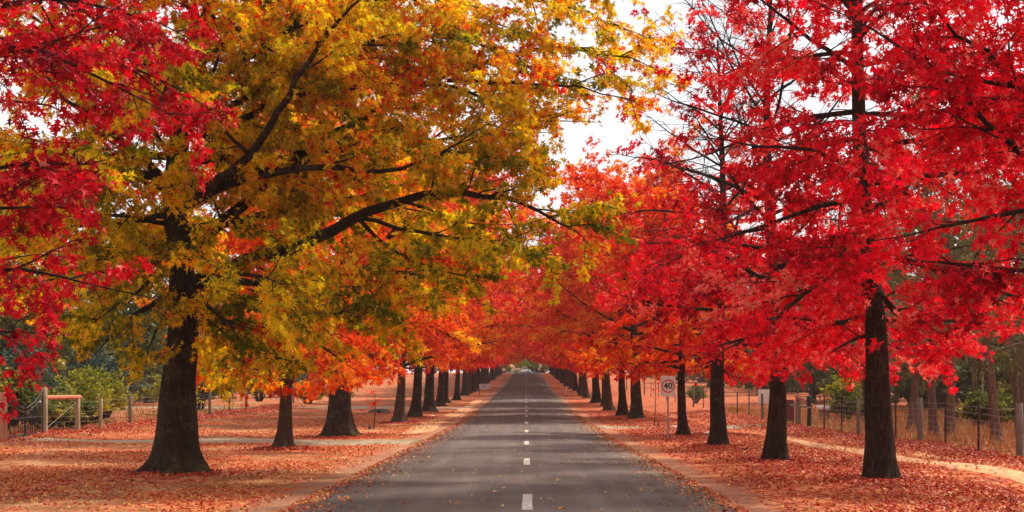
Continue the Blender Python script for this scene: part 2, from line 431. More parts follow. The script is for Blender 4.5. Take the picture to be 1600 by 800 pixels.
def make_tree(name, seed, H, r0, zb, R, nl=26, leaf=.17, shape=LOBED, per=9, sec_gap=.42, ter_gap=.27, prof_=None,
              elev=(-4, 62), roadlift=0, lean=(0, 0), bias=(0, 0), bare=None, mats=None, tone=(.5, .2, .16), custom=(), tone_h=0, sides=24,
              wander=.10, flare=.9, trunk_pts=None, trunk_k=.95, droop=-.035, sec_len=(.45, .35), sec_max=2.4, lobes=5, seclift=0.0,
              clear=None, ter_len=(.25, .65), inner=.2, thin=None):
    """grows trunk, limbs and twigs, then hangs the leaves on the twigs"""
    r = np.random.default_rng(seed)
    root = empty(name)
    prof_ = prof_ or [(0, .72), (.12, .98), (.35, 1), (.6, .82), (.85, .5), (1, .22)]
    px = [a for a, b in prof_]; py = [b for a, b in prof_]
    # trunk
    nz = 30
    zt = np.concatenate([[-.2, 0, .08, .18, .32, .5, .75], np.linspace(1.05, H * trunk_k, nz)])
    if trunk_pts is None:
        ph = r.uniform(0, 6.28, 2)
        wx = lean[0] * zt + .035 * H * .2 * np.sin(zt * .55 + ph[0]) - .035 * H * .2 * math.sin(ph[0])
        wy = lean[1] * zt + .035 * H * .2 * np.sin(zt * .48 + ph[1]) - .035 * H * .2 * math.sin(ph[1])
    else:
        tp = np.asarray(trunk_pts, float)
        wx = np.interp(zt, tp[:, 0], tp[:, 1]); wy = np.interp(zt, tp[:, 0], tp[:, 2])
        kk = np.ones(5) / 5
        wx[7:-2] = np.convolve(wx, kk, 'same')[7:-2]; wy[7:-2] = np.convolve(wy, kk, 'same')[7:-2]
    T = np.stack([wx, wy, zt], -1)
    zz = np.clip(zt, 0, None)
    rad = r0 * (1 - .88 * (zz / (H * trunk_k)) ** .85) * (1 + flare * np.exp(-zz / .32) + .22 * np.exp(-zz / 1.2))
    ph = r.uniform(0, 6.28, 8)
    k_r = sides // 3
    def wob(n, a):
        z = zt[:, None]
        root_w = .22 * np.exp(-np.clip(z, 0, None) / .35)
        w = 1 + root_w * np.sin(lobes * a + ph[0]) + .05 * np.sin(2 * a + ph[1] + .6 * z) + .035 * np.sin(5 * a + ph[2] - .9 * z) + .03 * np.sin(3 * z + a + ph[3])
        rg_ = np.sin((k_r + 1) * a[None] + 1.7 * np.sin(1.3 * z + ph[4]) + ph[5]) * np.sin(2.1 * z + 2 * a[None] + ph[6])
        return w + rg_ * .03 + r.normal(size=w.shape) * .024
    tm = MB(); tm.tube(T, rad, sides, wob=wob, cap=False)
    trunk_at = lambda z: np.array([np.interp(z, zt, wx), np.interp(z, zt, wy), z])
    rad_at = lambda z: float(np.interp(z, zt, rad))
    lm = MB(); cm = MB()
    SA, SB, LP, LD, LT = [], [], [], [], []
    TA, TB = [], []
    limbs = []
    az0 = r.uniform(0, 6.28)
    for i in range(nl):
        s = (i + r.uniform(.1, .9)) / nl
        s = s ** .85
        z = zb + s * (H * trunk_k - zb) * .97
        az = az0 + i * 2.39996 + r.normal() * .3
        el = R_(elev[0] + (elev[1] - elev[0]) * s ** 1.15 + r.normal() * 7 + roadlift * max(0, math.cos(az - bias[1])) * (1 - s))
        e = R * np.interp(s, px, py) * r.uniform(.78, 1.12) * (1 + bias[0] * math.cos(az - bias[1]))
        L = e / max(.42, math.cos(el))
        d = np.array([math.cos(az) * math.cos(el), math.sin(az) * math.cos(el), math.sin(el)])
        P = path(r, trunk_at(z), d, L, .45, wander, droop if s < .75 else -.01)
        limbs.append((P, min(rad_at(z) * .45, .013 + .0085 * L + .0006 * L * L)))
    for P, rr in custom:
        P = np.asarray(P, float)
        d = np.concatenate([[0], np.cumsum(np.linalg.norm(np.diff(P, axis=0), axis=1))])
        q = np.linspace(0, d[-1], max(4, int(d[-1] / .4)))
        Q = np.stack([np.interp(q, d, P[:, c]) for c in range(3)], -1)
        kk = np.array([.25, .5, .25])
        for _ in range(3):
            Q[1:-1] = .25 * Q[:-2] + .5 * Q[1:-1] + .25 * Q[2:]
        Q[1:-1] += r.normal(size=Q[1:-1].shape) * .03
        limbs.append((Q, rr))
    for P, rr in limbs:
        if clear is not None:      # a limb that would dip too low ends before that point
            bad = [q for q in range(2, len(P)) if clear(P[q])]
            if bad: P = P[:max(3, bad[0])]
        n = len(P)
        t = np.linspace(0, 1, n)
        rl = np.maximum(rr * (1 - t) ** .8, .006)
        lm.tube(P, rl, 7 if rr > .05 else 5, cap=False)
        seg = np.linalg.norm(np.diff(P, axis=0), axis=1); D = np.concatenate([[0], np.cumsum(seg)]); L = D[-1]
        pos = max(inner * L, .35); side = 1
        dens = 1.0
        while pos <= L * .999:
            u = pos / L
            p = np.array([np.interp(pos, D, P[:, c]) for c in range(3)])
            j = min(n - 2, int(u * (n - 1))); dr = P[j + 1] - P[j]; dr = dr / np.linalg.norm(dr)
            hz = np.cross(dr, [0, 0, 1.0]); hz /= np.linalg.norm(hz) + 1e-6
            ang = R_(r.uniform(28, 66))
            up = np.cross(hz, dr)
            roll = r.normal() * .55
            sd = math.cos(ang) * dr + math.sin(ang) * (side * math.cos(roll) * hz + (math.sin(roll) + seclift) * up)
            sl = min(sec_max, (sec_len[0] * (L - pos) + sec_len[1]) * r.uniform(.6, 1.25))
            Q = path(r, p, sd, sl, .3, .14, -.07)
            if (clear is not None and (clear(Q[-1]) or clear(p))) or (thin is not None and r.uniform() < max(thin(p), thin(Q[-1]), thin(Q[len(Q) // 2]))):
                pos += sec_gap * r.uniform(.6, 1.4); side = -side
                continue
            m_ = len(Q)
            r2 = max(.006, min(.3 * rr, .006 + .009 * sl))
            lm.tube(Q, np.linspace(r2, .004, m_), 4, cap=False)
            cb = tone[0] + r.normal() * tone[1] + tone_h * ((p[2] - zb) / (H - zb) - .4)
            # twigs of this branch
            nt = max(2, int(sl / ter_gap))
            tt = np.linspace(.15, 1.0, nt)
            idx = tt * (m_ - 1); i0 = np.clip(idx.astype(int), 0, m_ - 2); f = (idx - i0)[:, None]
            A = Q[i0] * (1 - f) + Q[i0 + 1] * f
            dd = Q[i0 + 1] - Q[i0]; dd /= np.linalg.norm(dd, axis=1)[:, None] + 1e-9
            w = r.normal(size=(nt, 3)); w[:, 2] *= .55
            td = dd * .75 + w * .62; td[:, 2] -= .16
            td /= np.linalg.norm(td, axis=1)[:, None]
            tl = r.uniform(ter_len[0], ter_len[1], nt) * min(1.0, .55 + .4 * sl)
            B = A + td * tl[:, None]
            TA.append(A); TB.append(B)
            pb = 1.0 if bare is None else bare(p)
            if r.uniform() < pb:
                pl = r.poisson(per, nt)
                kx = np.repeat(np.arange(nt), pl)
                if len(kx):
                    uu = r.uniform(.05, 1.08, len(kx))[:, None]
                    LP.append(A[kx] * (1 - uu) + B[kx] * uu + r.normal(size=(len(kx), 3)) * .055)
                    ld = td[kx] * .7 + r.normal(size=(len(kx), 3)) * .6; ld[:, 2] -= .35
                    LD.append(ld)
                    LT.append(cb + r.normal(size=len(kx)) * tone[2])
            pos += sec_gap * r.uniform(.6, 1.4); side = -side
    A = np.concatenate(TA); B = np.concatenate(TB)
    lm.sticks(A, B, .0045, .0025)
    LP = np.concatenate(LP); LD = np.concatenate(LD); LT = np.concatenate(LT)
    leaves(cm, LP, LD, leaf * r.uniform(.65, 1.25, len(LP)), LT, shape, r)
    tm.build('trunk', mats[0], root)
    lm.build('limbs', mats[1], root)
    cm.build('crown', mats[2], root, use_tone=True)
    print(name, seed, 'leaves', len(LP), 'polys limbs', sum(len(c) for c in lm.cnt))
    return root

def put(root, x, y, rz=0, s=1.0, label=None, cat='tree', group=None, mats=None, dz=0):
    root.location = (x, y, G(x, y) + dz); root.rotation_euler = (0, 0, rz); root.scale = (s, s, s)
    tag(root, label, cat, group)
    if mats:
        for ch in root.children:
            m = mats.get(ch.name.split('.')[0])
            if m:
                ch.material_slots[0].link = 'OBJECT'; ch.material_slots[0].material = m
    return root

LEFTROW = 'autumn trees lining the left side of the road'
RIGHTROW = 'autumn trees lining the right side of the road'
BK = M['bark']; BB = M['bark_big']; BT = M['bark_tan']; TW = M['twig']

# --- left foreground red tree whose trunk stands just outside the frame
FT = (-7.7, 17.2)
fp = lambda a, b, D: px(a, b, D, FT)
def px(a, b, D, base):      # photograph pixel at distance D to the tree's own coordinates
    return ((a - 822) * D / 2200 - base[0], D - base[1], 1.75 - (b - 610) * D / 2200)
t = make_tree('oak_tree', 11, 10.5, .24, 5.6, 3.9, nl=16, leaf=0.125, per=24, mats=(BK, TW, M['ruby']), tone=(.5, .15, .2), sec_gap=.34, ter_gap=.19, bias=(.1, 0),
              sec_max=1.05, bare=lambda p: .8,
              custom=[([fp(-170, 120, 17.2), fp(-20, 40, 17), fp(120, 70, 16.8), fp(240, 120, 16.6), fp(330, 170, 16.5)], .05),
                      ([fp(-170, 200, 17.2), fp(-40, 130, 17.3), fp(60, 140, 17.4), fp(140, 190, 17.5)], .04),
                      ([fp(-170, 90, 17.2), fp(40, 60, 16.4), fp(160, 110, 16.2), fp(290, 190, 16.1)], .045),
                      ([fp(-170, 10, 17.2), fp(0, -40, 17.6), fp(140, 20, 17.8), fp(230, 80, 17.8)], .045),
                      ([fp(-170, 60, 17.2), fp(60, -20, 17.2), fp(200, 10, 17), fp(300, 60, 17)], .05),
                      ([fp(-165, 330, 17.2), fp(-60, 270, 17.0), fp(60, 240, 16.8), fp(150, 255, 16.8)], .045),
                      ([fp(-165, 400, 17.2), fp(-60, 330, 16.6), fp(60, 300, 16.2), fp(140, 330, 16)], .04),
                      ([fp(-165, 440, 17.2), fp(-60, 410, 17), fp(80, 420, 16.6), fp(200, 455, 16.4)], .045),
                      ([fp(-165, 480, 17.2), fp(-90, 480, 17), fp(0, 510, 16.6), fp(60, 560, 16.4)], .03)])
put(t, FT[0], FT[1], 0, 1, 'crimson tree at the left edge, its leafy branches reaching in from outside the frame', group=LEFTROW)

# --- the big golden tree
TX, TY = -7.4, 29.8
gp_ = (TX, TY)
cust = [
    ([px(300, 445, 29.8, gp_), px(345, 415, 29.6, gp_), px(470, 385, 29.3, gp_), px(560, 340, 29, gp_), px(620, 305, 28.7, gp_), px(760, 300, 28.4, gp_), px(860, 330, 28.2, gp_), px(925, 385, 28, gp_)], .17),
    ([px(285, 400, 29.8, gp_), px(400, 300, 30, gp_), px(520, 210, 30.2, gp_), px(660, 130, 30.3, gp_), px(800, 80, 30.4, gp_), px(920, 70, 30.5, gp_), px(1040, 110, 30.5, gp_)], .14),
    ([px(270, 330, 29.8, gp_), px(330, 290, 28.8, gp_), px(395, 245, 27.6, gp_), px(430, 185, 26.9, gp_), px(445, 145, 26.5, gp_), px(500, 60, 26.1, gp_), px(560, 0, 26, gp_), px(640, -60, 26, gp_)], .12),
    ([px(395, 245, 27.6, gp_), px(360, 215, 27.3, gp_), px(335, 195, 27, gp_), px(300, 160, 26.6, gp_)], .05),
    ([px(262, 285, 29.8, gp_), px(215, 235, 29.2, gp_), px(160, 200, 28.6, gp_), px(110, 175, 28.2, gp_), px(75, 125, 28, gp_), px(30, 60, 27.8, gp_)], .10),
    ([px(300, 250, 29.8, gp_), px(420, 150, 29.5, gp_), px(560, 135, 29, gp_), px(700, 125, 28.6, gp_), px(820, 190, 28.4, gp_), px(940, 190, 28.2, gp_)], .09),
    ([px(310, 150, 29.8, gp_), px(480, 20, 29, gp_), px(700, -20, 28.6, gp_), px(880, 0, 28.4, gp_), px(1000, 60, 28.2, gp_)], .10),
    ([px(310, 100, 29.8, gp_), px(500, -80, 30, gp_), px(760, -120, 30, gp_), px(980, -40, 30, gp_)], .10),
    ([px(295, 430, 29.8, gp_), px(400, 440, 28.8, gp_), px(520, 450, 28, gp_), px(620, 440, 27.4, gp_)], .07),
    ([px(290, 380, 29.8, gp_), px(260, 420, 28.4, gp_), px(200, 470, 27, gp_), px(120, 520, 26.2, gp_)], .07),
    ([px(288, 440, 29.8, gp_), px(330, 480, 28.6, gp_), px(380, 530, 27.6, gp_), px(420, 560, 27.2, gp_)], .06),
    ([px(270, 470, 29.5, gp_), px(245, 500, 28.5, gp_), px(230, 560, 27.8, gp_), px(215, 610, 27.5, gp_)], .045),
    ([px(300, 300, 29.8, gp_), px(420, 260, 29.2, gp_), px(560, 240, 28.6, gp_), px(700, 230, 28, gp_), px(820, 260, 27.6, gp_)], .07),
    ([px(300, 220, 29.8, gp_), px(420, 120, 28.8, gp_), px(560, 60, 28, gp_), px(720, 50, 27.6, gp_), px(860, 110, 27.4, gp_)], .07),
    ([px(560, 340, 29, gp_), px(680, 370, 28.4, gp_), px(790, 380, 28, gp_), px(880, 400, 27.8, gp_)], .05),
    ([px(560, 340, 29, gp_), px(600, 390, 28.2, gp_), px(680, 420, 27.6, gp_), px(760, 440, 27.2, gp_)], .05),
    ([px(270, 350, 29.8, gp_), px(200, 330, 29, gp_), px(120, 330, 28.2, gp_), px(30, 360, 27.6, gp_)], .06),
    ([px(275, 220, 29.8, gp_), px(230, 130, 28.6, gp_), px(210, 60, 28, gp_), px(180, -20, 27.6, gp_)], .07),
    ([px(285, 200, 29.8, gp_), px(330, 130, 28.6, gp_), px(350, 60, 27.6, gp_), px(420, 0, 27, gp_)], .06),
    ([px(265, 400, 29.8, gp_), px(200, 390, 28.6, gp_), px(130, 410, 27.8, gp_), px(60, 450, 27.2, gp_)], .05),
    ([px(265, 420, 29.8, gp_), px(215, 430, 29, gp_), px(160, 470, 28.4, gp_), px(130, 530, 28, gp_)], .04),
    ([px(262, 300, 29.8, gp_), px(200, 270, 30.5, gp_), px(110, 260, 31, gp_), px(0, 280, 31.5, gp_)], .06),
    ([px(268, 240, 29.8, gp_), px(200, 150, 31, gp_), px(110, 80, 31.6, gp_), px(10, 40, 32, gp_)], .07),
    ([px(700, 125, 28.6, gp_), px(860, 130, 28.3, gp_), px(950, 140, 28.1, gp_), px(1010, 170, 28, gp_)], .05),
    ([px(300, 460, 29.5, gp_), px(300, 520, 28.9, gp_), px(290, 570, 28.9, gp_), px(282, 610, 28.9, gp_)], .03),
]
def seg_dist(p, A, B):
    A = np.asarray(A, float); B = np.asarray(B, float)
    t_ = max(0, min(1, np.dot(p - A, B - A) / np.dot(B - A, B - A))); return np.linalg.norm(p - A - t_ * (B - A))
bare_spans = [(cust[0][0][1:5], .5), (cust[2][0][1:5], .32), (cust[4][0][1:4], .4)]
def thin_gold(p):
    # the heavy limbs and the trunk carry few side shoots on the open, camera side
    for span, rad_ in bare_spans:
        for A_, B_ in zip(span[:-1], span[1:]):
            for k in (0, .7, 1.4, 2.2):
                o_ = np.array([.19 * k, -k, -.09 * k])
                if seg_dist(p, np.asarray(A_) + o_, np.asarray(B_) + o_) < rad_: return .9
    if -3.6 < p[1] < .2 and abs(p[0] - .25 * -p[1]) < .75 and p[2] < 4.0: return .72
    # open window under the high outer limbs
    if p[0] > 8.0 and 5.9 < p[2] < 7.4: return .85
    return 0
tp = [(-.3, 0, 0), (1, .0, 0), (2.5, .1, 0), (4, .22, 0), (5.2, -.05, .0), (6.3, -.12, 0), (8, .25, 0), (9.8, .75, 0), (12, .9, .2), (15, .9, .2)]
t = make_tree('oak_tree', 23, 15.5, .39, 2.9, 7.2, nl=46, inner=.09, thin=thin_gold, clear=lambda p: p[2] < (2.3 if p[0] < -1.2 else 1.9), leaf=0.14, per=22, ter_gap=0.19, sec_len=(.40, .75), mats=(BB, BB, M['gold']), tone=(.49, .21, .20), tone_h=.38, custom=cust,
              trunk_pts=tp, sides=36, sec_gap=0.33, bias=(.12, 0), flare=.75, sec_max=2.2, elev=(-14, 60), wander=.09, bare=lambda p: .95)
put(t, TX, TY, 0, 1, 'big golden and olive tree on the left with a thick dark flared trunk', group=LEFTROW)

t = make_tree('oak_tree', 31, 9.5, .19, 1.9, 4.4, nl=26, leaf=0.15, per=22, ter_gap=0.19, mats=(BT, TW, M['amber']), tone=(.48, .2, .18), flare=.6, sec_gap=0.34, elev=(-10, 60), clear=lambda p: p[2] < 1.6 + .25 * max(0, p[0] - 1))
put(t, -7.05, 41, 0, 1, 'slim-trunked orange tree just beyond the big golden tree', group=LEFTROW)

t = make_tree('oak_tree', 37, 14.5, .42, 2.2, 7.0, nl=36, leaf=0.18, shape=STAR, per=21, ter_gap=0.22, mats=(BB, TW, M['amber']), tone=(.5, .2, .22), flare=.6, sec_gap=0.38,
              sides=28, tone_h=.15, elev=(-9, 60), clear=lambda p: p[2] < 2.0 + .2 * max(0, p[0] - 1))
put(t, -7.0, 53, 0, 1, 'thick flared lichen-spotted trunk with an orange and yellow crown', group=LEFTROW)

# --- right foreground red tree, trunk just outside the frame
t = make_tree('oak_tree', 43, 13, .27, 2.6, 4.1, nl=40, inner=.14, leaf=0.125, per=19, ter_gap=0.19, mats=(BK, TW, M['crimson']), tone=(.54, .22, .2), sec_gap=0.33, bias=(.1, PI),
              bare=lambda p: .86 if p[0] > -3 else .6,
              custom=[([(-.1, 0, 2.6), (-.75, .1, 3.7), (-1.5, .3, 4.7), (-2.3, .3, 5.5), (-3.2, .3, 6.2), (-4.1, .5, 6.7)], .06),
                      ([(-.1, 0, 3.6), (-.8, .6, 4.9), (-1.4, .8, 5.8), (-2.3, .8, 6.6), (-3.6, .8, 7.2)], .06)])
put(t, 7.7, 17.4, 0, 1, 'crimson tree at the right edge, dark branches reaching in from outside the frame', group=RIGHTROW)

t = make_tree('oak_tree', 47, 15, .255, 2.5, 4.9, nl=52, inner=.12, clear=lambda p: p[2] < 2.25, leaf=0.13, per=20, ter_gap=0.19, mats=(BK, BK, M['crimson']), tone=(.58, .22, .2), flare=0.16, sec_gap=0.34,
              trunk_pts=[(-.3, 0, 0), (2.5, -.03, 0), (4, -.18, 0), (6, -.4, 0), (10, -.45, 0), (16, -.4, 0)], bare=lambda p: .03 if (p[0] < -1.4 and 4.9 < p[2] < 6.6) or (p[0] < -3.2 and p[2] > 4.9) else .92, elev=(-14, 58))
put(t, 6.86, 27.3, 0, 1, 'nearest right-hand tree with a straight dark trunk and crimson crown', group=RIGHTROW)

t = make_tree('oak_tree', 53, 13.5, .24, 2.4, 4.6, nl=44, inner=.1, leaf=0.13, per=20, ter_gap=0.19, mats=(BK, TW, M['crimson']), tone=(.56, .22, .19), flare=0.2, sec_gap=0.34,
              lean=(-.012, 0), elev=(-10, 60), clear=lambda p: p[2] < (2.75 if p[0] < -.9 else 2.0), bare=lambda p: .92 if p[2] < 5.5 else .07)
put(t, 6.35, 35.8, 0, 1, 'dark trunk with red lower crown and bare twiggy top, second on the right', group=RIGHTROW)

t = make_tree('oak_tree', 59, 13.5, .245, 2.3, 4.3, nl=46, inner=.1, leaf=0.15, shape=STAR, per=20, ter_gap=0.2, mats=(BK, TW, M['crimson']), elev=(-10, 60), clear=lambda p: p[2] < (2.9 if p[0] < -.5 else 2.0), tone=(.55, .24, .18), flare=0.3, sec_gap=0.34, bare=lambda p: .92 if p[2] < 6.4 else .14)
put(t, 6.1, 44.5, 0, 1, 'forked dark trunk with red crown just right of the speed sign tree', group=RIGHTROW)

# --- prototypes for the rest of both rows
mid = []
for sd, H, R, r0 in ((61, 14, 8.0, .33), (67, 13, 7.4, .30), (71, 15, 8.2, .36), (73, 13.5, 7.6, .28)):
    mid.append((sd, H, R, r0))
protos = []
used = [False] * 4
for sd, H, R, r0 in mid:
    protos.append(make_tree('oak_tree', sd, H, r0, 3.0, R, nl=38, leaf=.24, shape=STAR, per=17, mats=(BK, TW, M['scarlet']), tone=(.5, .2, .18), flare=.6,
                            sec_gap=.46, ter_gap=.26, sides=16, elev=(-2, 60), roadlift=22, bias=(.06, PI), droop=-.018, clear=lambda p: p[2] < 2.9 + .38 * max(0, -p[0] - 1), ter_len=(.3, .8)))
def place(i, x, y, rz, s, label, group, crown, tr):
    if not used[i]:
        used[i] = True; o = protos[i]
    else:
        o = copy_tree(protos[i])
    put(o, x, y, rz, s, label, 'tree', group, {'crown': crown, 'trunk': tr})
    o.rotation_euler = (rr.uniform(-.03, .03), rr.uniform(-.03, .03), rz)
    return o

ORD = ['first', 'second', 'third', 'fourth', 'fifth', 'sixth', 'seventh', 'eighth', 'ninth', 'tenth', 'eleventh', 'twelfth', 'thirteenth', 'fourteenth', 'fifteenth']
rr = random.Random(8)
# left row beyond the thick trunk
Lt = [(-6.5, 72, .8, 'amber', BT, 'slim pale grey trunk under orange leaves, left of two thick dark trunks'),
      (-6.45, 82, 1.0, 'amber', BB, 'stout dark mossy trunk with scarlet and orange crown on the left verge'),
      (-6.45, 94, .95, 'flame', BB, 'thick trunk forking low beside the stout mossy trunk, left verge'),
      (-6.6, 108, 1.0, 'scarlet', BK, 'dark wide-footed trunk under scarlet leaves, third past the slim pale trunk'),
      (-6.9, 119, .85, 'crimson', BK, 'dark trunk half hidden beyond the wide-footed trunk, left row'),
      (-6.3, 128, .85, 'scarlet', BK, 'slender trunk nearest the white notice board on the left')]
for i, (x, y, s, c, tr, lab) in enumerate(Lt):
    place(i % 4, x, y, PI + rr.uniform(-.6, .6), s, lab, LEFTROW, M[c], tr)
cols = ['flame', 'amber', 'scarlet', 'rose', 'flame']
y = 148; i = 0
while y < 372:
    lab = ORD[i] + ' tree of the left row past the white notice board' if y < 215 else 'small distant tree of the left row leading up to the crest'
    place(rr.randrange(4), -6.5 + rr.uniform(-.3, .3), y, PI + rr.uniform(-.6, .6), rr.uniform(.9, 1.08), lab,
          LEFTROW if y < 215 else 'small distant trees of the left row near the crest', M[cols[i % 5]], (BK, BT, BB, BT)[i % 4])
    y += rr.uniform(8.6, 10.4); i += 1
# right row beyond the third trunk
Rt = [(6.15, 55, .67, 'flame', BK, 'dark trunk standing right behind the speed limit sign'),
      (6.05, 77, .84, 'amber', BK, 'thick brown trunk left of the thin bare sapling, orange-red crown'),
      (5.8, 84, .88, 'amber', BK, 'dark trunk close beside the thick brown one on the right verge'),
      (5.7, 97, .8, 'flame', BT, 'slim pale mottled trunk in the right row, front one of a pair'),
      (6.2, 110, .8, 'crimson', BT, 'slim pale trunk partly behind the mottled one, right row'),
      (5.9, 118, .9, 'crimson', BK, 'brown trunk left of the pale pair in the right row'),
      (5.9, 138, .9, 'rose', BT, 'broad pale trunk just right of the white guide posts, rose-red crown')]
for i, (x, y, s, c, tr, lab) in enumerate(Rt):
    place((i + 1) % 4, x, y, rr.uniform(-.6, .6), s, lab, RIGHTROW, M[c], tr)
cols = ['rose', 'scarlet', 'flame', 'rose', 'amber', 'scarlet']
y = 148; i = 0
while y < 372:
    lab = ORD[i] + ' tree of the right row past the broad pale trunk' if y < 215 else 'small distant tree of the right row leading up to the crest'
    place(rr.randrange(4), 6.3 + rr.uniform(-.3, .3), y, rr.uniform(-.6, .6), rr.uniform(.9, 1.05), lab,
          RIGHTROW if y < 215 else 'small distant trees of the right row near the crest', M[cols[i % 6]], (BT, BK, BT, BB)[i % 4])
    y += rr.uniform(8.4, 10.2); i += 1

# ------------------------------------------------------------------ shrubs and gum trees
def make_shrub(seed, h, rad, nst=26, leaf=.14, per=10, mat='garden', shape=SIMPLE, tone=(.5, .2, .15), upright=.6):
    r = np.random.default_rng(seed); root = empty('shrub')
    sm = MB(); cm = MB(); LP, LD, LT, TA, TB = [], [], [], [], []
    for i in range(nst):
        az = r.uniform(0, 6.28); q = math.sqrt(r.uniform(0, 1))
        end = np.array([math.cos(az) * rad * q, math.sin(az) * rad * q, h * (1 - .55 * q * q) * r.uniform(.55, 1.05)])
        st = np.array([math.cos(az) * .12 * rad, math.sin(az) * .12 * rad, -.05])
        P = np.array([st, st * .6 + end * .35 + [0, 0, .12 * h], st * .2 + end * .75 + [0, 0, .08 * h], end])
        sm.tube(P, np.linspace(.03, .008, 4), 5, cap=False)
        cb = tone[0] + r.normal() * tone[1]
        nt = 14
        t_ = r.uniform(.25, 1.0, nt); k = t_ * 3; i0 = np.clip(k.astype(int), 0, 2); f = (k - i0)[:, None]
        A = P[i0] * (1 - f) + P[i0 + 1] * f
        d = r.normal(size=(nt, 3)); d[:, 2] = np.abs(d[:, 2]) * upright
        d /= np.linalg.norm(d, axis=1)[:, None]
        B = A + d * r.uniform(.2, .55, nt)[:, None] * (rad + h) / 3.0
        TA.append(A); TB.append(B)
        pl = r.poisson(per, nt); kx = np.repeat(np.arange(nt), pl); u = r.uniform(.1, 1.05, len(kx))[:, None]
        LP.append(A[kx] * (1 - u) + B[kx] * u + r.normal(size=(len(kx), 3)) * .05); LD.append(d[kx] + r.normal(size=(len(kx), 3)) * .7)
        LT.append(cb + r.normal(size=len(kx)) * tone[2])
    sm.sticks(np.concatenate(TA), np.concatenate(TB), .006, .003)
    LP = np.concatenate(LP); LD = np.concatenate(LD); LT = np.concatenate(LT)
    ok = LP[:, 2] > .03; LP, LD, LT = LP[ok], LD[ok], LT[ok]
    leaves(cm, LP, LD, leaf * r.uniform(.6, 1.3, len(LP)), LT, shape, r, 1.0)
    sm.build('stems', M['twig'], root); cm.build('foliage', M[mat], root, use_tone=True)
    return root

shp = [make_shrub(101, 3.0, 1.7, 34, .17, 12, 'garden'), make_shrub(103, 3.8, 1.9, 36, .19, 12, 'limeleaf', upright=1.0),
       make_shrub(107, 1.5, 1.3, 26, .16, 11, 'garden', tone=(.6, .2, .15)), make_shrub(109, 4.6, 2.1, 40, .20, 12, 'bluegreen')]
sused = [False] * 4
def shrub(i, x, y, s, label, group, mat=None, rz=None):
    o = shp[i] if not sused[i] else copy_tree(shp[i]); sused[i] = True
    put(o, x, y, rr.uniform(0, 6.28) if rz is None else rz, s, label, 'shrub', group, {'foliage': M[mat]} if mat else None)
GS = 'garden shrubs behind the left fence'
shrub(1, -21.6, 53.0, 1.0, 'tall lime-yellow shrub behind the left half of the iron gate', GS)
shrub(3, -24.5, 57.5, 1.1, 'tall blue-green shrub behind the iron gate', GS)
shrub(1, -21.8, 58.5, .85, 'yellow-green shrub right behind the timber gate post', GS, 'garden')
shrub(2, -20.4, 59.8, 1.0, 'low pale-green bush under the round timber rail', GS)
shrub(2, -20.6, 63.0, 1.1, 'low bright green bush between the rail and first slim post', GS)
shrub(3, -23.6, 64.5, .9, 'dark blue-green shrub behind the low bushes', GS)
shrub(0, -21.4, 67.5, .9, 'mid-green shrub behind the second slim fence post', GS, 'limeleaf')
shrub(0, -22.3, 73.0, 1.0, 'mid-green shrub just left of the big golden trunk', GS)
shrub(3, -24.0, 80.0, 1.0, 'blue-green shrub seen just right of the big golden trunk', GS)
shrub(0, -21.8, 87.0, .9, 'green shrub left of the slim orange tree trunk', GS, 'limeleaf')
shrub(1, -22.5, 97.0, .9, 'yellow-green shrub left of the slim trunk, farther back', GS, 'garden')
shrub(2, -18.0, 116.0, 1.2, 'round bright green bush beside the far driveway', GS, 'limeleaf')
shrub(2, -16.2, 121.0, 1.0, 'small round green bush right of the brighter one', GS, 'limeleaf')
shrub(0, -23.5, 124.0, 1.0, 'dark green shrub behind the two round bushes', GS)
shrub(3, -24, 140.0, 1.0, 'far blue-green shrub at the end of the left fence', GS)
GR = 'shrubs behind the right fence'
shrub(0, 19.0, 82.0, .9, 'yellow-olive shrub behind the maroon panel', GR, 'limeleaf')
shrub(0, 16.4, 72.0, .62, 'olive-yellow bush behind the fence right of the dark bollard', GR, 'garden')
shrub(2, 20.5, 62.0, 1.1, 'green bush left of the twin gum trunks', GR)
shrub(2, 23.5, 68.0, 1.3, 'dark green bush behind the twin gum trunks', GR, 'olive')
shrub(2, 24.5, 62.0, 1.2, 'dark olive bush behind the lamp post', GR, 'olive')
shrub(0, 14.2, 118.0, .55, 'small green bush under the speed limit sign, far behind', GR, 'garden')
shrub(0, 24.0, 105.0, 1.1, 'olive shrub far behind the right fence', GR, 'olive')

gum = [make_tree('gum_tree', 201, 12, .19, 4.0, 3.3, nl=20, leaf=.26, shape=SLIM, per=9, mats=(M['bark_gum'], M['bark_gum'], M['olive']), tone=(.5, .2, .18), flare=.35,
                 sec_gap=.6, ter_gap=.35, sides=14, elev=(15, 70), lean=(.03, 0), droop=-.03, ter_len=(.4, 1.0), lobes=3),
       make_tree('gum_tree', 207, 11, .16, 3.0, 3.2, nl=20, leaf=.26, shape=SLIM, per=9, mats=(M['bark_gum'], M['bark_gum'], M['olive']), tone=(.55, .2, .18), flare=.3,
                 sec_gap=.6, ter_gap=.35, sides=14, elev=(10, 70), lean=(-.07, .02), ter_len=(.4, 1.0), lobes=3,
                 custom=[([(0, 0, 1.7), (-.5, .1, 2.5), (-.9, .2, 3.5), (-1.0, .2, 4.6)], .09)]),
       make_tree('gum_tree', 211, 13, .3, 2.2, 4.6, nl=34, leaf=.34, shape=SIMPLE, per=9, mats=(M['bark_tan'], TW, M['olive']), tone=(.45, .22, .18), flare=.5,
                 sec_gap=.55, ter_gap=.36, sides=14, elev=(0, 65), ter_len=(.4, .9))]
gused = [False] * 3
